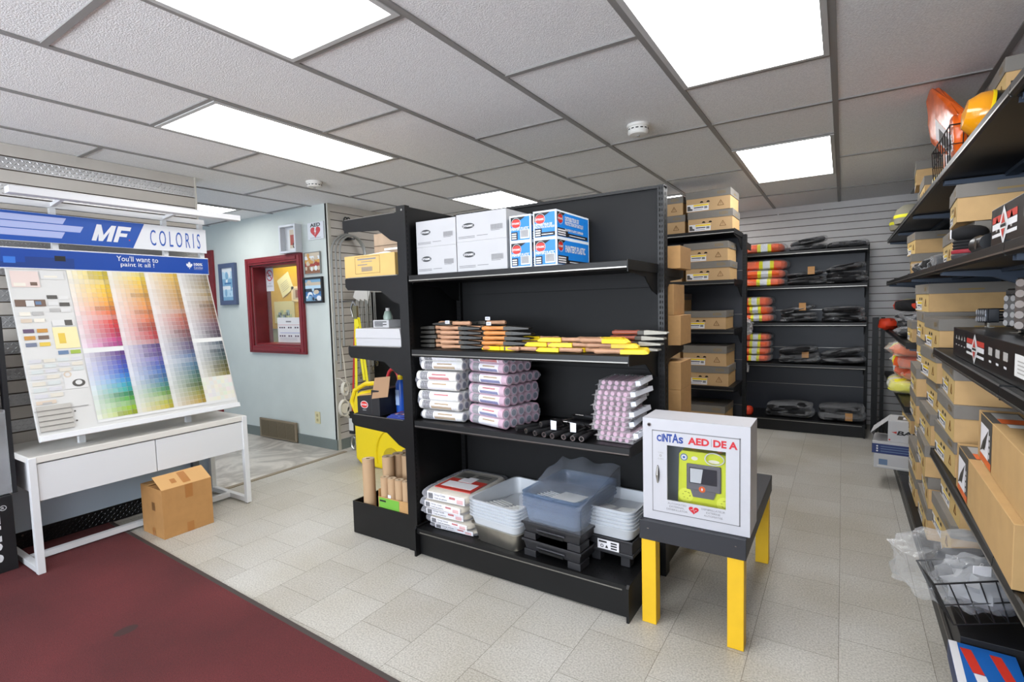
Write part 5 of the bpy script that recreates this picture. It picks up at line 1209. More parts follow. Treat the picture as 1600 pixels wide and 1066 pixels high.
def garment(x, y, z, L, Hh, rz, lab, grp, seed, rise=0, cardt=False, D=.33):
    t = thing('bagged_garment', lab, 'bagged clothing', (x, y, z), rz, grp)
    mb = MB(); loft(mb, L, D, Hh, BLKC, (), seed, .12, rise=rise); mb.build('folded_garment', t, smooth=True)
    mb = MB(); loft(mb, L*1.08, D*1.05, Hh*1.1, CBAG, (), seed+5, .16, rise=rise); mb.build('clear_bag', t, smooth=True)
    if cardt:
        mb = MB(); mb.box(L*.62, -.006, Hh*.2+rise*.6, L*.62+.06, -.003, Hh*.2+.075+rise*.6, mat('tan_tag', '#b98a55', .7)); mb.build('card_tag', t)
SN = ['top', 'second', 'third', 'fourth', 'base']
gv = 'orange vests on the back shelving'
vest(-.93, 5.93, 1.816, .42, .10, R(1), 'orange hi-vis vest in clear bag alone on the top back shelf', gv, 1)
for i in range(3): vest(-.94+.01*i, 5.93, 1.476+.085*i, .43+.01*(i == 2), .085+.02*(i == 2), R(i), 'orange hi-vis vest in clear bag, %s on the second back shelf' % nth(i, 3), gv, 2+i)
for i in range(3): vest(-.96-.01*i, 5.93, 1.106+.085*i, .35, .085+.012*(i == 2), R(-i), 'orange hi-vis vest in clear bag, %s on the third back shelf' % nth(i, 3), gv, 6+i)
for i in range(4): vest(-.97+.005*i, 5.93, .691+.075*i, .33, .075, R(i-1), 'orange hi-vis vest in clear bag, %s on the fourth back shelf' % nth(i, 4), gv, 10+i)
gg = 'bagged black clothing on the back shelving'
def pile(n, x, z, L, hs_, sh, word, rise=0, tagi=-1, seed=0):
    zz = z+.001
    for i in range(n):
        garment(x+.012*(i % 2), 5.93+.01*(i % 2), zz, L*(1-.04*(i % 3)), hs_, R((-1, 2, -2)[i % 3]), 'bagged black garment, %s in the %s pile on the %s back shelf' % (nth(i, n), word, sh), gg, seed+i, rise=rise if i == n-1 else rise*.3, cardt=(i == tagi)); zz += hs_*.88
pile(2, -.47, 1.815, .32, .05, 'top', 'left', .05, seed=20); pile(1, -.14, 1.815, .32, .06, 'top', 'right', .01, seed=24)
pile(3, -.49, 1.475, .34, .04, 'second', 'left', .04, tagi=2, seed=30); pile(3, -.15, 1.475, .33, .058, 'second', 'right', .05, seed=34)
pile(3, -.55, 1.105, .32, .045, 'third', 'left', .05, tagi=2, seed=40); pile(3, -.18, 1.105, .35, .05, 'third', 'right', .01, seed=44)
pile(3, -.56, .69, .35, .05, 'fourth', 'left', .03, tagi=1, seed=50); pile(2, -.19, .69, .36, .055, 'fourth', 'right', .06, seed=54)
pile(2, -.68, .13, .42, .06, 'base', 'left', .03, seed=60); pile(2, -.20, .13, .38, .07, 'base', 'right', .02, tagi=0, seed=64)
for i, (x, z) in enumerate(((-.86, 1.0), (-.9, .56))):
    t = thing('crumpled_bag', 'crumpled clear plastic hanging at the left end of the back shelving, %s of two' % ('upper', 'lower')[i], 'plastic bag', (x, 5.84, z), 0)
    mb = MB(); mb.pillow((0, 0, .07), (.16, .12, .17), film('crumple_film', '#dcdde0', op=.3, rough=.2, scale=20, bump=1.2), e=.9, amp=.3, seed=i+2, nu=18, nv=12, flatbottom=False); mb.build('bag', t, smooth=True)
t = thing('orange_bundle', 'small orange-red object on the base of the back shelving at the left', 'cap', (-.83, 5.93, .131))
mb = MB(); mb.pillow((0, 0, .045), (.1, .12, .1), mat('orange_red', '#d63c1d', .6), e=.8, amp=.05, seed=3, nu=16, nv=8); mb.build('bundle', t, smooth=True)

# ================================================================ RIGHT WALL SHELVING
g = thing('wall_shelving', 'long black metal wall shelving down the right side with boots, lights and cartons', 'shelving', (.86, 3.1, 0))
o = (-.86, -3.1, 0)
def RB(): mb = MB(); mb.T = Matrix.Translation(o); return mb
XF, XB = .36, .845
SECT = [(.66, 1.875), (1.88, 3.095), (3.10, 4.315), (4.32, 5.4), (5.405, 6.3)]
for y in (.64, 1.877, 3.097, 4.317, 5.402, 6.32):
    mb = RB(); mb.box(XB-.03, y-.014, .002, XB+.03, y+.014, 2.14 if y < 6 else 1.9, BLACK); holes(mb, (XB-.0308, y-.004, 0), EY, EZ, .2, 2.1); mb.build('upright', g)
mb = RB(); mb.box(XB+.01, .65, .13, XB+.02, 4.3, 2.12, mat('black_panel', '#111112', .5)); mb.build('back_panel', g)
BRK = mat('bracket_blue_grey', '#3f4a5a', .4, .3)
def rshelf(y0, y1, z, d=None):
    mb = shelf_mesh(y1-y0, XB-XF-.01); mb.build('shelf', g, loc=(XF+o[0], y1+o[1], z), rz=R(-90))
    for y in (y0+.015, y1-.015):
        mb = RB(); mb.prism([(XF+.02, z-.035), (XF+.02, z-.05), (XF+.2, z-.065), (XF+.33, z-.12), (XB-.03, z-.15), (XB-.03, z-.035)], y-.003, y+.003, BRK, ax=1); mb.build('shelf_bracket', g)
    mb = RB(); mb.box(XF+.22, y0+.03, z-.045, XF+.26, y1-.03, z-.03, BRK); mb.build('shelf_rib', g)
for a, b in SECT: rshelf(a, b, 1.895); rshelf(a, b, 1.487)
for a, b in SECT[:2]: rshelf(a, b, 1.10); rshelf(a, b, .625)
for a, b in SECT[3:]: rshelf(a, b, 1.03); rshelf(a, b, .60)
for a, b in SECT:
    mb = RB(); mb.box(XF-.02, a, .11, XB-.03, b, .14, BLACK); mb.box(XF-.024, a+.01, .115, XF-.02, b-.01, .12, EDGE); mb.build('base_deck', g)
    mb = RB(); mb.box(XF-.01, a, .003, XF, b, .11, BLACK); mb.build('kick_plate', g)
GR = 'boot boxes along the right wall'; HB = R(-90)
def col(n, z0, y1, word, Hh=.146, W=.43, x=.385, seed=0):
    r_ = random.Random(seed)
    for i in range(n):
        shoebox(x+r_.uniform(-.02, .02), y1+r_.uniform(-.03, .03), z0+.002+(Hh+.0005)*i, HB+R(r_.uniform(-3, 3)), ('grey-lidded boot box, %s in the %s' % (nth(i, n), word) if n > 1 else 'small grey-lidded boot box '+word), GR, W=W, D=.36, Hh=Hh, style=1)
col(3, .626, 3.03, 'column behind the tan cartons', seed=1); col(3, .141, 3.03, 'column under the tan carton shelf', seed=2)
col(7, .141, 3.62, 'tall column past the low shelves', Hh=.155, seed=3)
col(8, .141, 4.14, 'tallest column along the right wall', Hh=.158, W=.44, seed=4)
col(3, .141, 4.73, 'short column beside the open white box', Hh=.137, W=.39, seed=5, x=.40)
col(1, .601, 4.72, 'above the short column at the vest shelf end', Hh=.15, W=.38, seed=15, x=.41)
col(1, 1.031, 4.66, 'at the near end of the shelf holding bagged black clothes', Hh=.14, W=.3, seed=6)
for i, (y, z, lab) in enumerate([(2.69, 1.488, 'boot box on the second shelf from top behind the black printed box, nearest'), (3.12, 1.488, 'boot box on the second shelf from top behind the black strap roll, lower of two'), (3.12, 1.64, 'boot box on the second shelf from top behind the black strap roll, upper of two'),
                               (3.45, 1.488, 'boot box on the second shelf from top, third stack along'), (5.0, 1.64, 'boot box high on the second shelf from top, farthest along'), (5.0, 1.488, 'boot box under the farthest one on the second shelf from top'),
                               (4.28, 1.896, 'boot box on the top right shelf past the orange bags'), (4.6, 1.896, 'boot box on the top right shelf, second past the orange bags, lower of two'), (4.6, 2.05, 'boot box on the top right shelf, second past the orange bags, upper of two'), (2.95, 2.05, 'boot box near the ceiling behind the orange bags'), (2.95, 1.896, 'boot box behind the orange bags on the top right shelf')]):
    hh = .15
    shoebox((.48 if y in (2.95, 2.69) else .41)+(0, .02)[i % 2], y, z+.002, HB+R((-2, 3, -4)[i % 3]), lab, GR, W=.33, D=.34, Hh=hh, style=1)
# cartons on the low shelf
OPR = mat('print_orange', '#d9642a', .5); DPR = mat('print_dark', '#2f2d2f', .5); GPR = mat('print_grey', '#8b8a88', .5); SHK = mat('ship_card', '#b99663', .75, noise=.05, nscale=15)
def long_carton(x, y0, y1, z, h, rz, lab):
    t = thing('long_carton', lab, 'box', (x, y1, z), rz, 'long tan cartons on the right wall')
    L = y1-y0; d = .2; mb = MB(); mb.box(0, -L, 0, d, 0, h, SHK); X = -.0008
    # printed block at the far end of the aisle face, wrapping over the top
    def pr(a, b, c, e, m, k=1): mb.add([(X*k, -a, c), (X*k, -b, c), (X*k, -b, e), (X*k, -a, e)], [(0, 1, 2, 3)], m)
    pr(.045, .235, .006, h-.003, DPR); pr(.055, .19, .03, h-.03, LWH, 2); pr(.05, .235, .008, .03, OPR, 2)
    mb.add([(X*3, -.06, .035), (X*3, -.14, .06), (X*3, -.185, h-.035), (X*3, -.1, .075)], [(0, 1, 2, 3)], DPR); mb.add([(X*3, -.11, .05), (X*3, -.135, .05), (X*3, -.13, .08), (X*3, -.115, .08)], [(0, 1, 2, 3)], DPR)
    for k in range(4): pr(.196, .208, .04+.02*k, .053+.02*k, LWH, 2)
    def tp(a, b, c, e, m, k=1): mb.add([(c, -a, h+.0006*k), (c, -b, h+.0006*k), (e, -b, h+.0006*k), (e, -a, h+.0006*k)], [(0, 1, 2, 3)], m)
    tp(.045, .235, .0, .09, DPR); tp(.06, .235, .02, .085, GPR, 2); tp(.16, .235, .02, .085, OPR, 3)
    mb.build('carton', t, bev=.002)
    mb = MB(); mb.add([(.03, -.24, h+.0012), (.03, -.29, h+.0012), (.07, -.29, h+.0012), (.07, -.24, h+.0012)], [(0, 1, 2, 3)], PAPER); mb.build('sticker', t)
    return t
long_carton(.372, 1.68, 2.52, .627, .165, R(-1), 'long tan carton with orange and black print, lower of two on the right wall shelf')
long_carton(.40, 1.55, 2.34, .794, .16, R(-2), 'long tan carton with orange and black print, upper of two on the right wall shelf')
t = thing('red_tool', 'red tool lying at the far end of the tan carton shelf', 'tool', (.40, 2.62, .627))
mb = MB(); mb.tube([(0, -.08, .018), (.01, 0, .02), (.2, .03, .02)], [.012, .018, .016], mat('tool_red', '#c21f2c', .4), 10); mb.build('handle', t, smooth=True)
t = thing('orange_pack', 'orange bag of goods at the back of the tan carton shelf under the black box', 'bag', (.62, 1.75, .794))
mb = MB(); mb.pillow((0, 0, .09), (.16, .22, .18), mat('pack_orange', '#d8561c', .4, noise=.1, nscale=14), e=.6, amp=.08, seed=4); mb.build('bag', t, smooth=True)
# black printed boxes
BLG = mat('black_gloss_card', '#141416', .3)
def light_box(x, y1, L, z, h, lab, lx):
    t = thing('black_light_box', lab, 'box', (x, y1, z), 0, 'black printed light boxes'); d = .26
    mb = MB(); mb.box(0, -L, 0, d, 0, h, BLG); X = -.0008
    F = lambda k: Vector((X*k, 0, 0))
    def sh(pts, m, k): mb.add([Vector((X*k, -a, b)) for a, b in pts], [tuple(range(len(pts)))], m)
    c = lx
    sh([(c-.14, h*.62), (c+.14, h*.62), (c+.14, h*.78), (c-.14, h*.78)], LRD, 1); sh([(c-.14, h*.45), (c+.14, h*.45), (c+.14, h*.6), (c-.14, h*.6)], WHITE, 1); sh([(c-.14, h*.27), (c+.14, h*.27), (c+.14, h*.35), (c-.14, h*.35)], WHITE, 1)
    sh([(c-.055, h*.5), (c, h*.03), (c+.055, h*.5), (c, h*.97)], WHITE, 2); sh([(c-.035, h*.5), (c, h*.16), (c+.035, h*.5), (c, h*.84)], mat('emblem_pale', '#d8ddd8', .4), 3); sh([(c-.022, h*.55), (c+.022, h*.55), (c, h*.8)], LRD, 4); sh([(c-.022, h*.42), (c+.022, h*.42), (c, h*.2)], LRD, 4); sh([(c-.03, h*.46), (c+.03, h*.46), (c+.03, h*.53), (c-.03, h*.53)], INK, 4)
    for q in range(4): sh([(.06+.055*q, h*.62), (.09+.055*q, h*.62), (.075+.055*q, h*.78)], GPR, 1); sh([(.065+.055*q, h*.4), (.085+.055*q, h*.4), (.085+.055*q, h*.45), (.065+.055*q, h*.45)], GPR, 1)
    for q in range(3): sh([(c+.2+.09*q, h*.5), (c+.25+.09*q, h*.5), (c+.25+.09*q, h*.72), (c+.2+.09*q, h*.72)], GPR, 1); sh([(c+.21+.09*q, h*.3), (c+.24+.09*q, h*.3), (c+.24+.09*q, h*.36), (c+.21+.09*q, h*.36)], WHITE, 1)
    sh([(c+.5, h*.25), (c+.7, h*.25), (c+.7, h*.78), (c+.5, h*.78)], PAPER, 1)
    for q in range(4): sh([(c+.53, h*(.34+.09*q)), (c+.66, h*(.34+.09*q)), (c+.66, h*(.37+.09*q)), (c+.53, h*(.37+.09*q))], GPR, 2)
    mb.build('carton', t, bev=.002)
light_box(.39, 2.80, 1.25, 1.102, .112, 'long black carton with red and white emblem on the shelf above the tan cartons', .42)
light_box(.40, 2.26, .95, 1.489, .125, 'black printed carton with a red and white emblem on the second shelf from top', .16)
HOUS = mat('lamp_housing', '#17181b', .35); LENS = mat('lamp_lens', '#c9cbd0', .12, .6)
def led(x, y, z, w, h, d, rz, rows, cols, lab, tilt=0):
    t = thing('work_light', lab, 'work light', (x, y, z), rz, 'loose work lights on the long black carton')
    mb = MB(); mb.box(-w/2, .006, .02, w/2, d, .02+h, HOUS)
    for k in range(5): mb.box(-w/2, d, .025+h*k/5, w/2, d+.02, .025+h*(k+.55)/5, HOUS)
    mb.build('housing', t, bev=.004)
    mb = MB(); mb.box(-w/2+.006, 0, .026, w/2-.006, .007, .014+h, mat('lamp_reflector', '#8d9096', .2, .8))
    for r_ in range(rows):
        for c in range(cols): mb.disc((-w/2+w*(c+.5)/cols, -.0008, .02+h*(r_+.5)/rows), EX, EZ, w/cols*.36, h/rows*.36, LENS, 12)
    mb.build('lens', t)
    mb = MB(); mb.box(-w*.3, d*.2, 0, w*.3, d*.8, .003, STEEL); mb.box(-.006, d*.4, .003, .006, d*.6, .02, STEEL); mb.build('mount', t)
zb = 1.2155
led(.46, 2.72, zb, .05, .055, .05, R(-60), 2, 5, 'small square work light at the far end of the loose lights'); led(.54, 2.68, zb, .09, .13, .07, R(-75), 1, 1, 'round-faced work light standing behind the small square one')
led(.47, 2.36, zb, .06, .11, .08, R(-68), 4, 2, 'narrow two-column work light in the middle of the loose lights'); led(.46, 2.12, zb, .10, .16, .07, R(-66), 5, 2, 'wide work light with rows of lenses nearest the camera')
# goods on the second shelf: strap roll with cap
t = thing('strap_roll', 'black strapped roll with a red band and black cap on the second shelf from top', 'work gear', (.43, 2.80, 1.489))
mb = MB(); mb.T = Matrix.Scale(.62, 4); mb.lathe([(.075, 0), (.09, .01), (.092, .03), (.085, .04)], mat('gear_grey', '#3a393c', .6), 20); mb.build('base', t, smooth=True)
mb = MB(); mb.T = Matrix.Scale(.62, 4); mb.lathe([(.088, .04), (.092, .045), (.092, .06), (.086, .065)], mat('gear_red', '#9a2b36', .6), 20); mb.build('red_band', t, smooth=True)
mb = MB(); mb.T = Matrix.Scale(.62, 4); mb.lathe([(.08, .065), (.086, .075), (.08, .085), (.086, .095), (.08, .105), (.086, .115), (.08, .125)], BLKC, 20); mb.build('ribbed_body', t, smooth=True)
mb = MB(); mb.T = Matrix.Scale(.62, 4); mb.pillow((0, 0, .17), (.19, .19, .10), BLKC, e=.9, amp=.04, seed=2, nu=20, nv=10)
for k in (0, 1): mb.box(-.098, -.02+.02*k, .14, -.094, -.012+.02*k, .2, LWH)
mb.build('cap', t, smooth=True)
t = thing('black_flashlight', 'small black lamp lying between the strap roll and the black printed box', 'flashlight', (.42, 2.46, 1.489))
mb = MB(); mb.tube([(0, -.09, .035), (0, .02, .035), (0, .06, .035)], [.03, .03, .036], HOUS, 14); mb.build('body', t, smooth=True)
mb = MB(); mb.disc((-.0305, -.03, .035), EY, EZ, .02, .02, STEEL, 12); mb.build('switch', t)
for i, y in enumerate((3.5, 3.9, 4.3)):
    garment(.40, y+.25, 1.489, .30, .07, HB, 'bagged dark gloves on the second shelf from top, %s along past the boot boxes' % ('first', 'second', 'third')[i], 'bagged gloves on the second shelf', 80+i, D=.2)
# top shelf: beacon, orange bags in a wire basket
t = thing('amber_beacon', 'amber warning beacon on a chrome base at the edge of the top right shelf', 'beacon', (.43, 2.64, 1.9))
AMBP = mat('amber_lens', '#f2a015', .15, trans=.1, coat=.5)
Mx = Matrix.Rotation(R(-80), 4, 'Y')
mb = MB(); mb.T = Matrix.Translation((.02, 0, .115)) @ Mx @ Matrix.Scale(.85, 4); mb.lathe([(.094, 0), (.096, .02), (.088, .05), (.06, .085), (0, .095)], AMBP, 28); mb.lathe([(.0975, .0), (.0985, .008), (.0975, .012)], YELLOW, 28); mb.build('amber_dome', t, smooth=True)
mb = MB(); mb.T = Matrix.Translation((.02, 0, .115)) @ Mx @ Matrix.Scale(.85, 4); mb.lathe([(.08, -.04), (.094, -.03), (.094, 0), (.05, 0)], HOUS, 24); mb.build('housing', t, smooth=True)
mb = MB(); mb.cyl((.05, -.0, .1), (.15, .0, .09), .045, STEEL); mb.build('chrome_base', t, smooth=True)
t = thing('chrome_lamp', 'chrome and black lamp behind the amber beacon on the top right shelf', 'lamp', (.52, 2.42, 1.9))
mb = MB(); mb.box(-.05, -.25, 0, .15, .06, .10, HOUS); mb.build('body', t, bev=.01)
mb = MB(); mb.lathe([(.05, .1), (.04, .13), (.0, .14)], STEEL, 16); mb.build('chrome_cap', t, smooth=True)
t = thing('amber_strip', 'amber strip marker lying behind the beacon on the top right shelf', 'lamp', (.47, 2.02, 2.002))
t.location = (.52, 2.40, 2.002); mb = MB(); mb.box(-.05, -.06, 0, -.01, .08, .03, AMBP); mb.build('lens', t, bev=.004)
def wire_basket(name, label, loc, rz, w, d, h, nx, ny, grp=None):
    t = thing(name, label, 'basket', loc, rz); WR = mat('black_wire', '#141414', .4); r_ = .0022
    tp = 1.12
    mb = MB()
    for z, s, q in ((h, tp, .0032), (h*.5, 1+(tp-1)*.5, r_), (.004, 1, r_)):
        c = [(-w/2*s, -d/2*s, z), (w/2*s, -d/2*s, z), (w/2*s, d/2*s, z), (-w/2*s, d/2*s, z)]
        for a, b in zip(c, c[1:]+c[:1]): mb.cyl(a, b, q, WR, n=6)
    mb.build('rim', t)
    mb = MB()
    for i in range(nx+1):
        x = -w/2+w*i/nx; mb.cyl((x, -d/2, .004), (x*tp, -d/2*tp, h), r_, WR, n=6); mb.cyl((x, d/2, .004), (x*tp, d/2*tp, h), r_, WR, n=6); mb.cyl((x, -d/2, .004), (x, d/2, .004), r_, WR, n=6)
    for i in range(1, ny):
        y = -d/2+d*i/ny; mb.cyl((-w/2, y, .004), (-w/2*tp, y*tp, h), r_, WR, n=6); mb.cyl((w/2, y, .004), (w/2*tp, y*tp, h), r_, WR, n=6)
    mb.build('wires', t); return t
wire_basket('wire_basket', 'small black wire basket of orange packs on the top right shelf', (.43, 3.10, 1.897), R(-90), .46, .12, .15, 8, 3)
ORB = mat('pack_orange_gloss', '#f2691c', .22, noise=.15, nscale=18, bump=.4, bscale=25)
def orange_pack(x, y, z, L, W, a, lab, tilt):
    t = thing('orange_bag', lab, 'bag', (x, y, z), 0, 'orange packs in the small wire basket'); t.rotation_euler = tilt
    mb = MB(); mb.pillow((0, 0, W/2), (.05, L, W), ORB, e=.32, amp=.06, seed=int(L*1000), nu=24, nv=10, flatbottom=False)
    mb.build('pouch', t, smooth=True)
    mb = MB(); mb.box(-.026, -L*.2, W*.25, -.0235, L*.2, W*.6, LWH); mb.box(-.027, -L*.15, W*.3, -.0262, L*.1, W*.5, INK); mb.build('printed_card', t)
    mb = MB()
    for k in range(4): mb.box(-.0265, -L*.36, W*(.3+.08*k), -.025, -L*.24, W*(.35+.08*k), LWH)
    mb.build('print', t)
orange_pack(.43, 3.32, 2.0, .52, .30, 0, 'large glossy orange pack leaning out of the small wire basket', (R(38), R(-12), R(4)))
orange_pack(.425, 3.02, 1.93, .30, .19, 0, 'orange pack in the front of the small wire basket', (R(8), R(-6), R(-6)))
orange_pack(.44, 3.20, 1.92, .24, .17, 0, 'orange pack at the back of the small wire basket', (R(-12), R(0), R(8)))
t = thing('white_card_pack', 'small white and yellow carded item at the shelf edge past the small wire basket', 'pack', (.42, 3.85, 1.897))
mb = MB(); mb.hexa([(0, -.09, 0), (.02, -.09, 0), (.02, .09, 0), (0, .09, 0), (.01, -.08, .12), (.03, -.08, .12), (.03, .08, .12), (.01, .08, .12)], mat('cream_card', '#d9d0b0', .5)); mb.add([(-.0005, -.085, .05), (-.0005, 0, .05), (.0075, 0, .115), (.0075, -.085, .115)], [(3, 2, 1, 0)], YELLOW); mb.build('card', t)
KN = mat('grey_knit', '#8c8878', .9, bump=.6, bscale=150)
for i, y in enumerate((5.05, 5.5)):
    t = thing('knit_cap', 'grey knit cap with a yellow band on the far top right shelf, %s of two' % ('nearer', 'farther')[i], 'cap', (.43, y, 1.896), 0, 'knit caps with yellow bands')
    mb = MB(); mb.lathe([(.10, 0), (.105, .02), (.105, .045)], KN, 20); mb.lathe([(.105, .065), (.09, .11), (.05, .14), (0, .15)], KN, 20); mb.build('knit', t, smooth=True)
    mb = MB(); mb.lathe([(.106, .043), (.108, .055), (.106, .067)], YEL, 20); mb.build('yellow_band', t, smooth=True)
# far sections: jackets, vests
gr = 'bagged clothing on the far right shelving'
for i in range(3): garment(.37, 5.35-.05*i, 1.032+.06*i, .62, .065, HB, 'black garment in clear bag, %s on the far right shelf under the caps' % nth(i, 3), gr, 90+i, D=.4)
t = thing('orange_jacket', 'orange-red jacket with reflective tape on top of the far right black bags', 'jacket', (.37, 5.75, 1.215), HB)
mb = MB(); loft(mb, .62, .36, .10, mat('jacket_red', '#d63a17', .6), [(.3, .36, YEL), (.36, .44, SIL), (.44, .5, YEL), (.62, .98, BLKC)], 4, .1); mb.build('folded_jacket', t, smooth=True)
t = thing('red_glove', 'small red bundle at the shelf edge next to the back shelving', 'glove', (.36, 6.05, 1.032))
mb = MB(); mb.pillow((0, 0, .05), (.15, .2, .11), mat('jacket_red', '#d63a17', .6), e=.8, amp=.12, seed=8, nu=18, nv=9); mb.build('bundle', t, smooth=True)
for i in range(4):
    t = thing('safety_vest', 'hi-vis vest bag, %s in the bulging stack on the far right shelf' % nth(i, 4), 'safety vest', (.33+.02*(i % 2)+.02*(i == 3), 5.35-.03*i, .602+.098*i), HB+R((-4, 6, 2, -8)[i]), 'bulging hi-vis vest bags')
    mb = MB(); loft(mb, .50, .40, .10, [YEL, mat('vest_salmon', '#d8694a', .6), ORG, mat('vest_orange_dark', '#e2661d', .6)][i], [(.35, .43, YEL), (.43, .6, SIL), (.6, .68, YEL)] if i != 1 else [(.3, .4, SIL)], i+2, .09); mb.build('folded_vest', t, smooth=True)
    mb = MB(); loft(mb, .55, .43, .108, film('bulge_film', '#f0eee8', op=.14, rough=.15, scale=14, bump=1.2), (), i+12, .16); mb.build('clear_bag', t, smooth=True)
# white boot boxes on the aisle floor edge
NVY = mat('navy_card', '#1d2f66', .45)
def wbox(name, lab, x, y, z, w, d, h, rz, fn):
    t = thing(name, lab, 'box', (x, y, z), rz, 'white boxes at the foot of the right shelving'); mb = MB(); mb.box(0, 0, 0, w, d, h, WB); fn(mb, w, d, h); mb.build('carton', t, bev=.002); return t
def f1(mb, w, d, h): mb.decal((.03, -.0008, h*.25), EX, EZ, .05, h*.4, PRN['steelb']); mb.decal((.02, -.0008, h*.1), EX, EZ, w*.8, h*.1, PRN['lgrey'])
def f2(mb, w, d, h):
    mb.decal((0, -.0008, 0), EX, EZ, w, h*.8, NVY); mb.decal((-.0008, d, 0), -EY, EZ, d, h, NVY)
    for k in range(3): mb.disc((.03, -.0014, h*(.2+.2*k)), EX, EZ, .006, .006, WHITE, 8); mb.decal((.05, -.0014, h*(.17+.2*k)), EX, EZ, w*.5, h*.06, PRN['steelb'])
def f3(mb, w, d, h):
    mb.text('BAFFIN', (.05, -.001, h*.35), EX, EZ, .22, h*.2, INK, bold=.04, shear=.2); mb.shape((.02, -.001, h*.4), EX, EZ, [(0, .01), (.03, .0), (.03, .018), (.012, .012)], LRD)
    mb.disc((.01, -.001, .015), EX, EZ, .006, .006, LRD, 8); mb.decal((.05, .05, h+.0006), EX, EY, .18, .14, DPR); mb.decal((.08, .075, h+.0012), EX, EY, .12, .08, LWH)
X0, Y0 = .18, 4.42
wbox('white_carton', 'white carton with pale blue print, bottom of the three white boxes by the right shelving', X0+.02, Y0, .141, .36, .26, .10, R(-8), f1)
wbox('navy_box', 'white and navy box in the middle of the three boxes by the right shelving', X0+.01, Y0+.01, .242, .38, .28, .085, R(-6), f2)
t = wbox('open_boot_box', 'open white boot box with black and red lettering on top of the navy box', X0+.10, Y0+.02, .328, .34, .24, .15, R(-7), f3)
mb = MB(); mb.hexa([(-.003, .0, .148), (-.003, .24, .148), (0, .24, .15), (0, .0, .15), (-.10, .0, .055), (-.10, .24, .055), (-.098, .24, .052), (-.098, .0, .052)], WB); mb.hexa([(-.10, 0, .055), (-.10, .24, .055), (-.098, .24, .055), (-.098, 0, .055), (-.085, 0, .03), (-.085, .24, .03), (-.083, .24, .03), (-.083, 0, .03)], WB); mb.build('open_flap', t)
# foreground right: wire basket with clear bags, blue box
wire_basket('wire_basket', 'large black wire basket holding clear bags at the lower right edge', (.50, 2.25, .315), R(10), .40, .15, .145, 11, 4).rotation_euler = (0, R(-14), R(10))
CB2 = film('heavy_clear_bag', '#f2f4f6', op=.05, rough=.07, scale=11, bump=1.4)
GC = mat('grey_parts', '#3c3d42', .5)
def clear_bag(lab, loc, rz, sz, seed, core, e=.6):
    t = thing('clear_bag', lab, 'bag', loc, rz, 'clear bags in the large wire basket')
    mb = MB(); core(mb); mb.build('contents', t, smooth=True)
    mb = MB(); mb.pillow((0, 0, sz[2]/2), sz, CB2, e=e, amp=.12, seed=seed, nu=30, nv=14, flatbottom=False, freq=3.5); mb.build('bag_film', t, smooth=True); return t
def core1(mb):
    mb.pillow((.06, 0, .09), (.3, .16, .15), GC, e=.6, amp=.1, seed=2, nu=20, nv=10); mb.tube([(-.02, -.09, .03), (-.03, -.095, .1), (0, -.09, .17)], .018, LWH, 6, flat=.2)
t = clear_bag('clear bag with dark part and white label spilling over the wire basket', (.38, 2.36, .27), R(20), (.42, .24, .22), 3, core1)
mb = MB(); mb.box(-.05, -.135, .05, .0, -.13, .18, LWH); mb.build('white_label', t)
clear_bag('frosty clear bag of small parts in the middle of the wire basket', (.41, 2.24, .30), R(22), (.28, .17, .17), 7, lambda mb: mb.pillow((0, 0, .07), (.2, .16, .1), mat('pale_parts', '#8e8f92', .5), e=.8, amp=.2, seed=6, nu=18, nv=9), .8)
clear_bag('clear bag of dark parts at the right of the wire basket', (.57, 2.33, .33), R(22), (.2, .2, .17), 11, lambda mb: mb.pillow((0, 0, .08), (.2, .22, .12), GC, e=.7, amp=.2, seed=9, nu=18, nv=9), .7)
t = thing('blue_carton', 'flat blue box with red and white slashes at the bottom right corner', 'box', (.312, 2.165, .142), R(-2))
mb = MB(); w, d, h = .165, .45, .062; mb.box(0, -d, 0, w, 0, h, mat('bold_blue_card', '#1f66b8', .35))
mb.decal((0, -d, h+.0006), EX, EY, .022, d, LWH)
for x0 in (.026, .098): mb.add([(x0, -.03, h+.0008), (x0+.028, -.03, h+.0008), (x0+.045, -.16, h+.0008), (x0+.017, -.16, h+.0008)], [(3, 2, 1, 0)], mat('slash_red', '#d8392a', .4)); mb.add([(x0+.018, -.162, h+.0008), (x0+.046, -.162, h+.0008), (x0+.07, -.42, h+.0008), (x0+.04, -.42, h+.0008)], [(3, 2, 1, 0)], LWH)
mb.decal((-.0008, 0, .004), -EY, EZ, d, h-.006, PRN['slate'])
for k in range(8): mb.decal((-.0014, -.01, .01+.007*k), -EY, EZ, d*.9, .003, NVY)
mb.build('carton', t, bev=.002)
clear_bag('flat clear bag with a printed number label lying beside the blue box', (.60, 2.02, .142), R(-10), (.16, .34, .12), 15, lambda mb: mb.pillow((0, 0, .05), (.1, .26, .07), GC, e=.6, amp=.1, seed=12, nu=16, nv=8), .6)

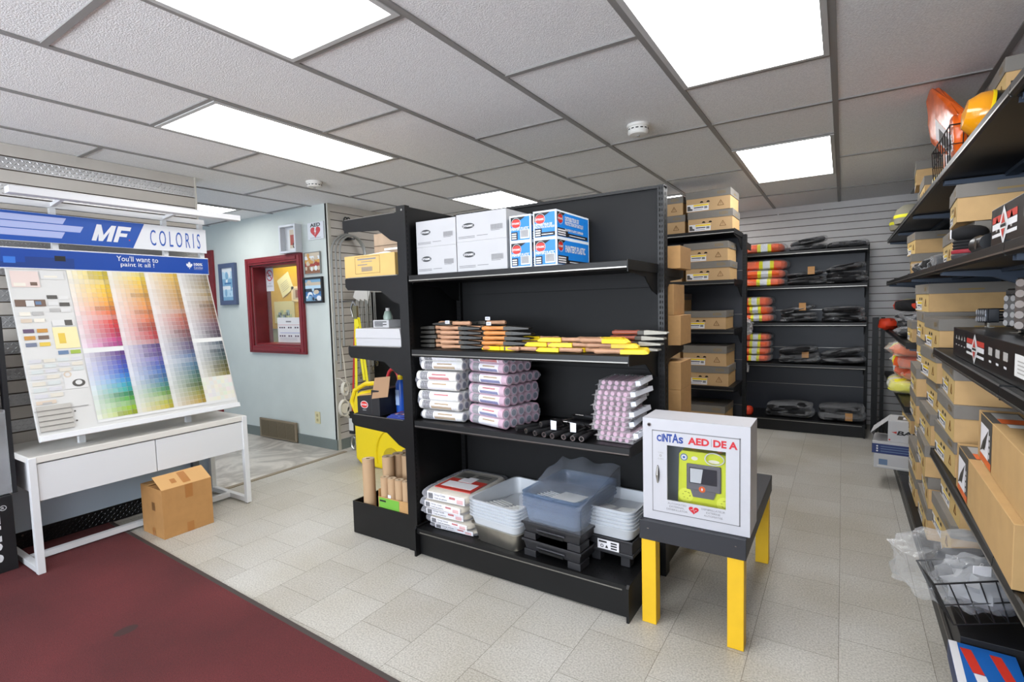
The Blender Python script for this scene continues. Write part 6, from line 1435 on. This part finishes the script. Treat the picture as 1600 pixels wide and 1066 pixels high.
# ================================================================ RECESS: things hung on the slat wall
SX = -4.074
HK = mat('black_hook', '#17171a', .4); ROPE = mat('grey_cable', '#9b9c98', .4, .3)
t = thing('cable_hanger', 'black double-loop hanger at the top of the recess slat wall', 'hanger', (SX, 3.46, 2.02))
mb = MB(); mb.box(0, -.02, 0, .012, .02, .2, HK); mb.box(0, -.02, 0, .1, .02, .015, HK)
for y in (-.012, .022): mb.tube([(.02, y+.022*math.cos(a), .185+.035*math.sin(a)) for a in [2*math.pi*k/14 for k in range(14)]], .006, HK, 6, closed=True)
mb.build('hanger', t)
for i, (yo, drop, xo) in enumerate(((3.40, 1.2, .035), (3.41, 1.28, .055), (3.42, 1.05, .075))):
    t = thing('cable_loop', 'grey looped cable hanging on the slat wall, %s of three around the black hanger' % ('inner', 'middle', 'outer')[i], 'cable', (SX+xo, yo+.05, 2.075-.008*i), 0, 'grey cable loops on the slat wall')
    r_ = .20-.022*i; mb = MB(); pts = [(0, -r_, -drop)]+[(0, -r_*math.cos(a), r_*1.0*math.sin(a)-r_) for a in [math.pi*k/14 for k in range(15)]]+[(0, r_, -drop+.4)]
    mb.tube(pts, .009, ROPE, 8); mb.build('cable', t, smooth=True)
LG = mat('lanyard_grey', '#a7a8a4', .5)
for i in range(9):
    y = 3.50+.055*i; t = thing('wire_lanyard', 'grey wire lanyard hanging on the slat wall, %s from the left' % ['first', 'second', 'third', 'fourth', 'fifth', 'sixth', 'seventh', 'eighth', 'last'][i], 'lanyard', (SX, y, 1.63), 0, 'grey lanyards on the slat wall')
    L = (.9, .95, 1.0, .85, .8, .8, .75, .75, .7)[i]
    mb = MB(); mb.box(-.001, -.012, -.02, .006, .012, .02, HK); mb.cyl((.006, 0, 0), (.12, 0, .008), .004, HK, n=8); mb.build('hook', t)
    mb = MB(); mb.tube([(.07, -.008, .002), (.072, -.012, -L*.5), (.07, -.006, -L), (.07, .006, -L), (.072, .01, -L*.5), (.07, .008, .002)], .004, LG, 6); mb.build('wire', t, smooth=True)
    mb = MB(); mb.tube([(.07, .012*math.cos(a), -L-.03+.03*math.sin(a)) for a in [2*math.pi*k/10 for k in range(10)]], .004, STEEL, 6, closed=True); mb.build('snap_hook', t)
    if i < 3:
        mb = MB(); mb.hexa([(.08, -.06, -.16), (.081, .015, -.2), (.083, .015, -.2), (.082, -.06, -.16), (.08, -.01, -.04), (.081, .05, -.08), (.083, .05, -.08), (.082, -.01, -.04)], PAPER); mb.build('paper_tag', t)
WST = mat('white_webbing', '#cdc8bb', .8)
for i, (y, z) in enumerate(((3.29, .60), (3.27, .42), (3.34, .39))):
    t = thing('webbing_roll', 'rolled off-white webbing strap at the corner of the slat wall, %s' % ('upper', 'lower left', 'lower right')[i], 'strap', (SX+.07, y, z), 0, 'white webbing rolls on the slat wall')
    mb = MB(); k = 1 if i else .6
    mb.tube([(-.006, 0, 0), (.03, 0, 0)], .048*k if i else .02, WST, 18)
    for q in range(3): mb.tube([(.0+.012*q, .05*k*math.cos(a), (.075 if i else .06)*math.sin(a)) for a in [2*math.pi*s/18 for s in range(18)]], .008, WST, 6, closed=True)
    mb.tube([(.01, .02, .06), (.0, .015, .25), (-.02, .0, .5 if i == 0 else .28), (-.073, 0, .5 if i == 0 else .28)], .005, WST, 6); mb.build('strap', t, smooth=True)
YS = mat('yellow_webbing', '#e3d51c', .6); RS = mat('red_webbing', '#b3261f', .6)
t = thing('yellow_lanyard', 'yellow safety lanyard with a shock pack hanging in front of the end unit', 'lanyard', (-3.02, 3.02, .12))
t.location = (-3.86, 3.315, .10); t.scale = (1.07, 1.07, 1.07)
mb = MB(); mb.cyl((-.217, 0, 1.24), (.03, 0, 1.245), .005, HK, n=8); mb.box(-.219, -.012, 1.21, -.213, .012, 1.27, HK); mb.build('wall_peg', t)
mb = MB(); 
for a, b in (((.03, 0, 1.1), (-.02, 0, .06)), ((.03, 0, 1.1), (.085, .02, .55))): mb.bar(a, b, .028, .004, YS, up=(0, 1, 0))
mb.bar((.06, .01, 1.1), (.115, .03, .5), .028, .004, YS, up=(0, 1, 0)); mb.bar((.045, .0, 1.1), (.06, .0, 1.02), .03, .01, YS, up=(0, 1, 0)); mb.build('webbing', t)
mb = MB(); mb.bar((-.01, .03, 1.08), (-.10, .03, .25), .02, .004, RS, up=(0, 1, 0)); mb.build('red_webbing', t)
mb = MB(); mb.tube([(.01, 0, 1.24), (-.02, 0, 1.18), (.0, 0, 1.1), (.04, 0, 1.12), (.045, 0, 1.2), (.01, 0, 1.24)], .008, STEEL, 8); mb.box(.01, -.012, 1.09, .06, .012, 1.2, mat('brass_buckle', '#7d7457', .35, .7)); mb.build('snap_hook', t)
mb = MB(); mb.box(-.12, .0, .06, -.06, .04, .26, INK); mb.box(-.118, -.002, .09, -.062, 0, .2, PRN['lgrey']); mb.build('shock_pack', t)
mb = MB(); mb.tube([(-.09+.03*math.cos(a), .02, -.03+.06*math.sin(a)) for a in [2*math.pi*k/14 for k in range(14)]], .009, STEEL, 8, closed=True); mb.build('foot_hook', t, smooth=True)
t = thing('yellow_bin', 'big rounded yellow plastic bin on the floor behind the end unit', 'bin', (-3.12, 3.03, 0.001))
BY = mat('bin_yellow', '#dfc40c', .4)
def arc(cx, cz_, r_, a0, a1, n=8): return [(cx+r_*math.cos(R(a0+(a1-a0)*k/n)), cz_+r_*math.sin(R(a0+(a1-a0)*k/n))) for k in range(n+1)]
mb = MB(); mb.prism([(-.46, .05), (-.38, .0), (.46, .0)]+arc(.34, .47, .12, 0, 90)+arc(-.34, .53, .12, 90, 180), 0, .26, BY, ax=1)
mb.build('tub', t, bev=.02)
mb = MB(); mb.tube([(.0+.2*math.cos(a), -.001, .12+.24*math.sin(a)) for a in [math.pi*(-.1+1.2*k/16) for k in range(17)]], .012, BY, 8); mb.tube([(-.44, .02, .45), (-.5, .02, .55), (-.5, .06, .64), (-.4, .1, .70), (-.15, .12, .72)], .02, BY, 8); mb.build('moulded_rib', t, smooth=True)
mb = MB(); mb.cyl((-.02, -.008, .11), (-.02, .0, .11), .09, mat('bin_yellow_dark', '#b39a0a', .5), n=24); mb.build('hub_recess', t)
# corner post at the far right
t = thing('corner_upright', 'pair of slim black uprights between the back shelving and the right shelving', 'upright', (.32, 6.2, 0))
mb = MB(); mb.box(-.07, 0, .002, -.02, .05, 1.14, BLACK); mb.box(0, 0, .002, .03, .05, 1.14, BLACK); mb.build('posts', t)

t = thing('flat_carton', 'flat black carton on the base deck under the large wire basket', 'box', (.345, 2.17, .1405))
mb = MB(); mb.box(0, .005, 0, .3, .33, .08, KB); mb.build('carton', t, bev=.002)
t = thing('cabinet_shelf', 'dark metal shelf unit against the slat wall of the recess behind the end unit', 'shelving', (-3.87, 3.74, 0))
mb = MB(); mb.box(-.2, 0, .002, .2, .02, 1.52, BLACK); mb.build('side_panel', t)
mb = MB(); mb.box(-.2, 1.0, .002, .2, 1.02, 1.52, BLACK); mb.build('side_panel', t)
mb = MB(); mb.box(-.2, .02, .03, -.19, 1.0, 1.5, BLACK); mb.build('back_panel', t)
for z in (.1, .62, 1.1, 1.5): mb = MB(); mb.box(-.19, .02, z-.02, .2, 1.0, z, mat('brown_black_shelf', '#2b2622', .5)); mb.build('shelf', t)
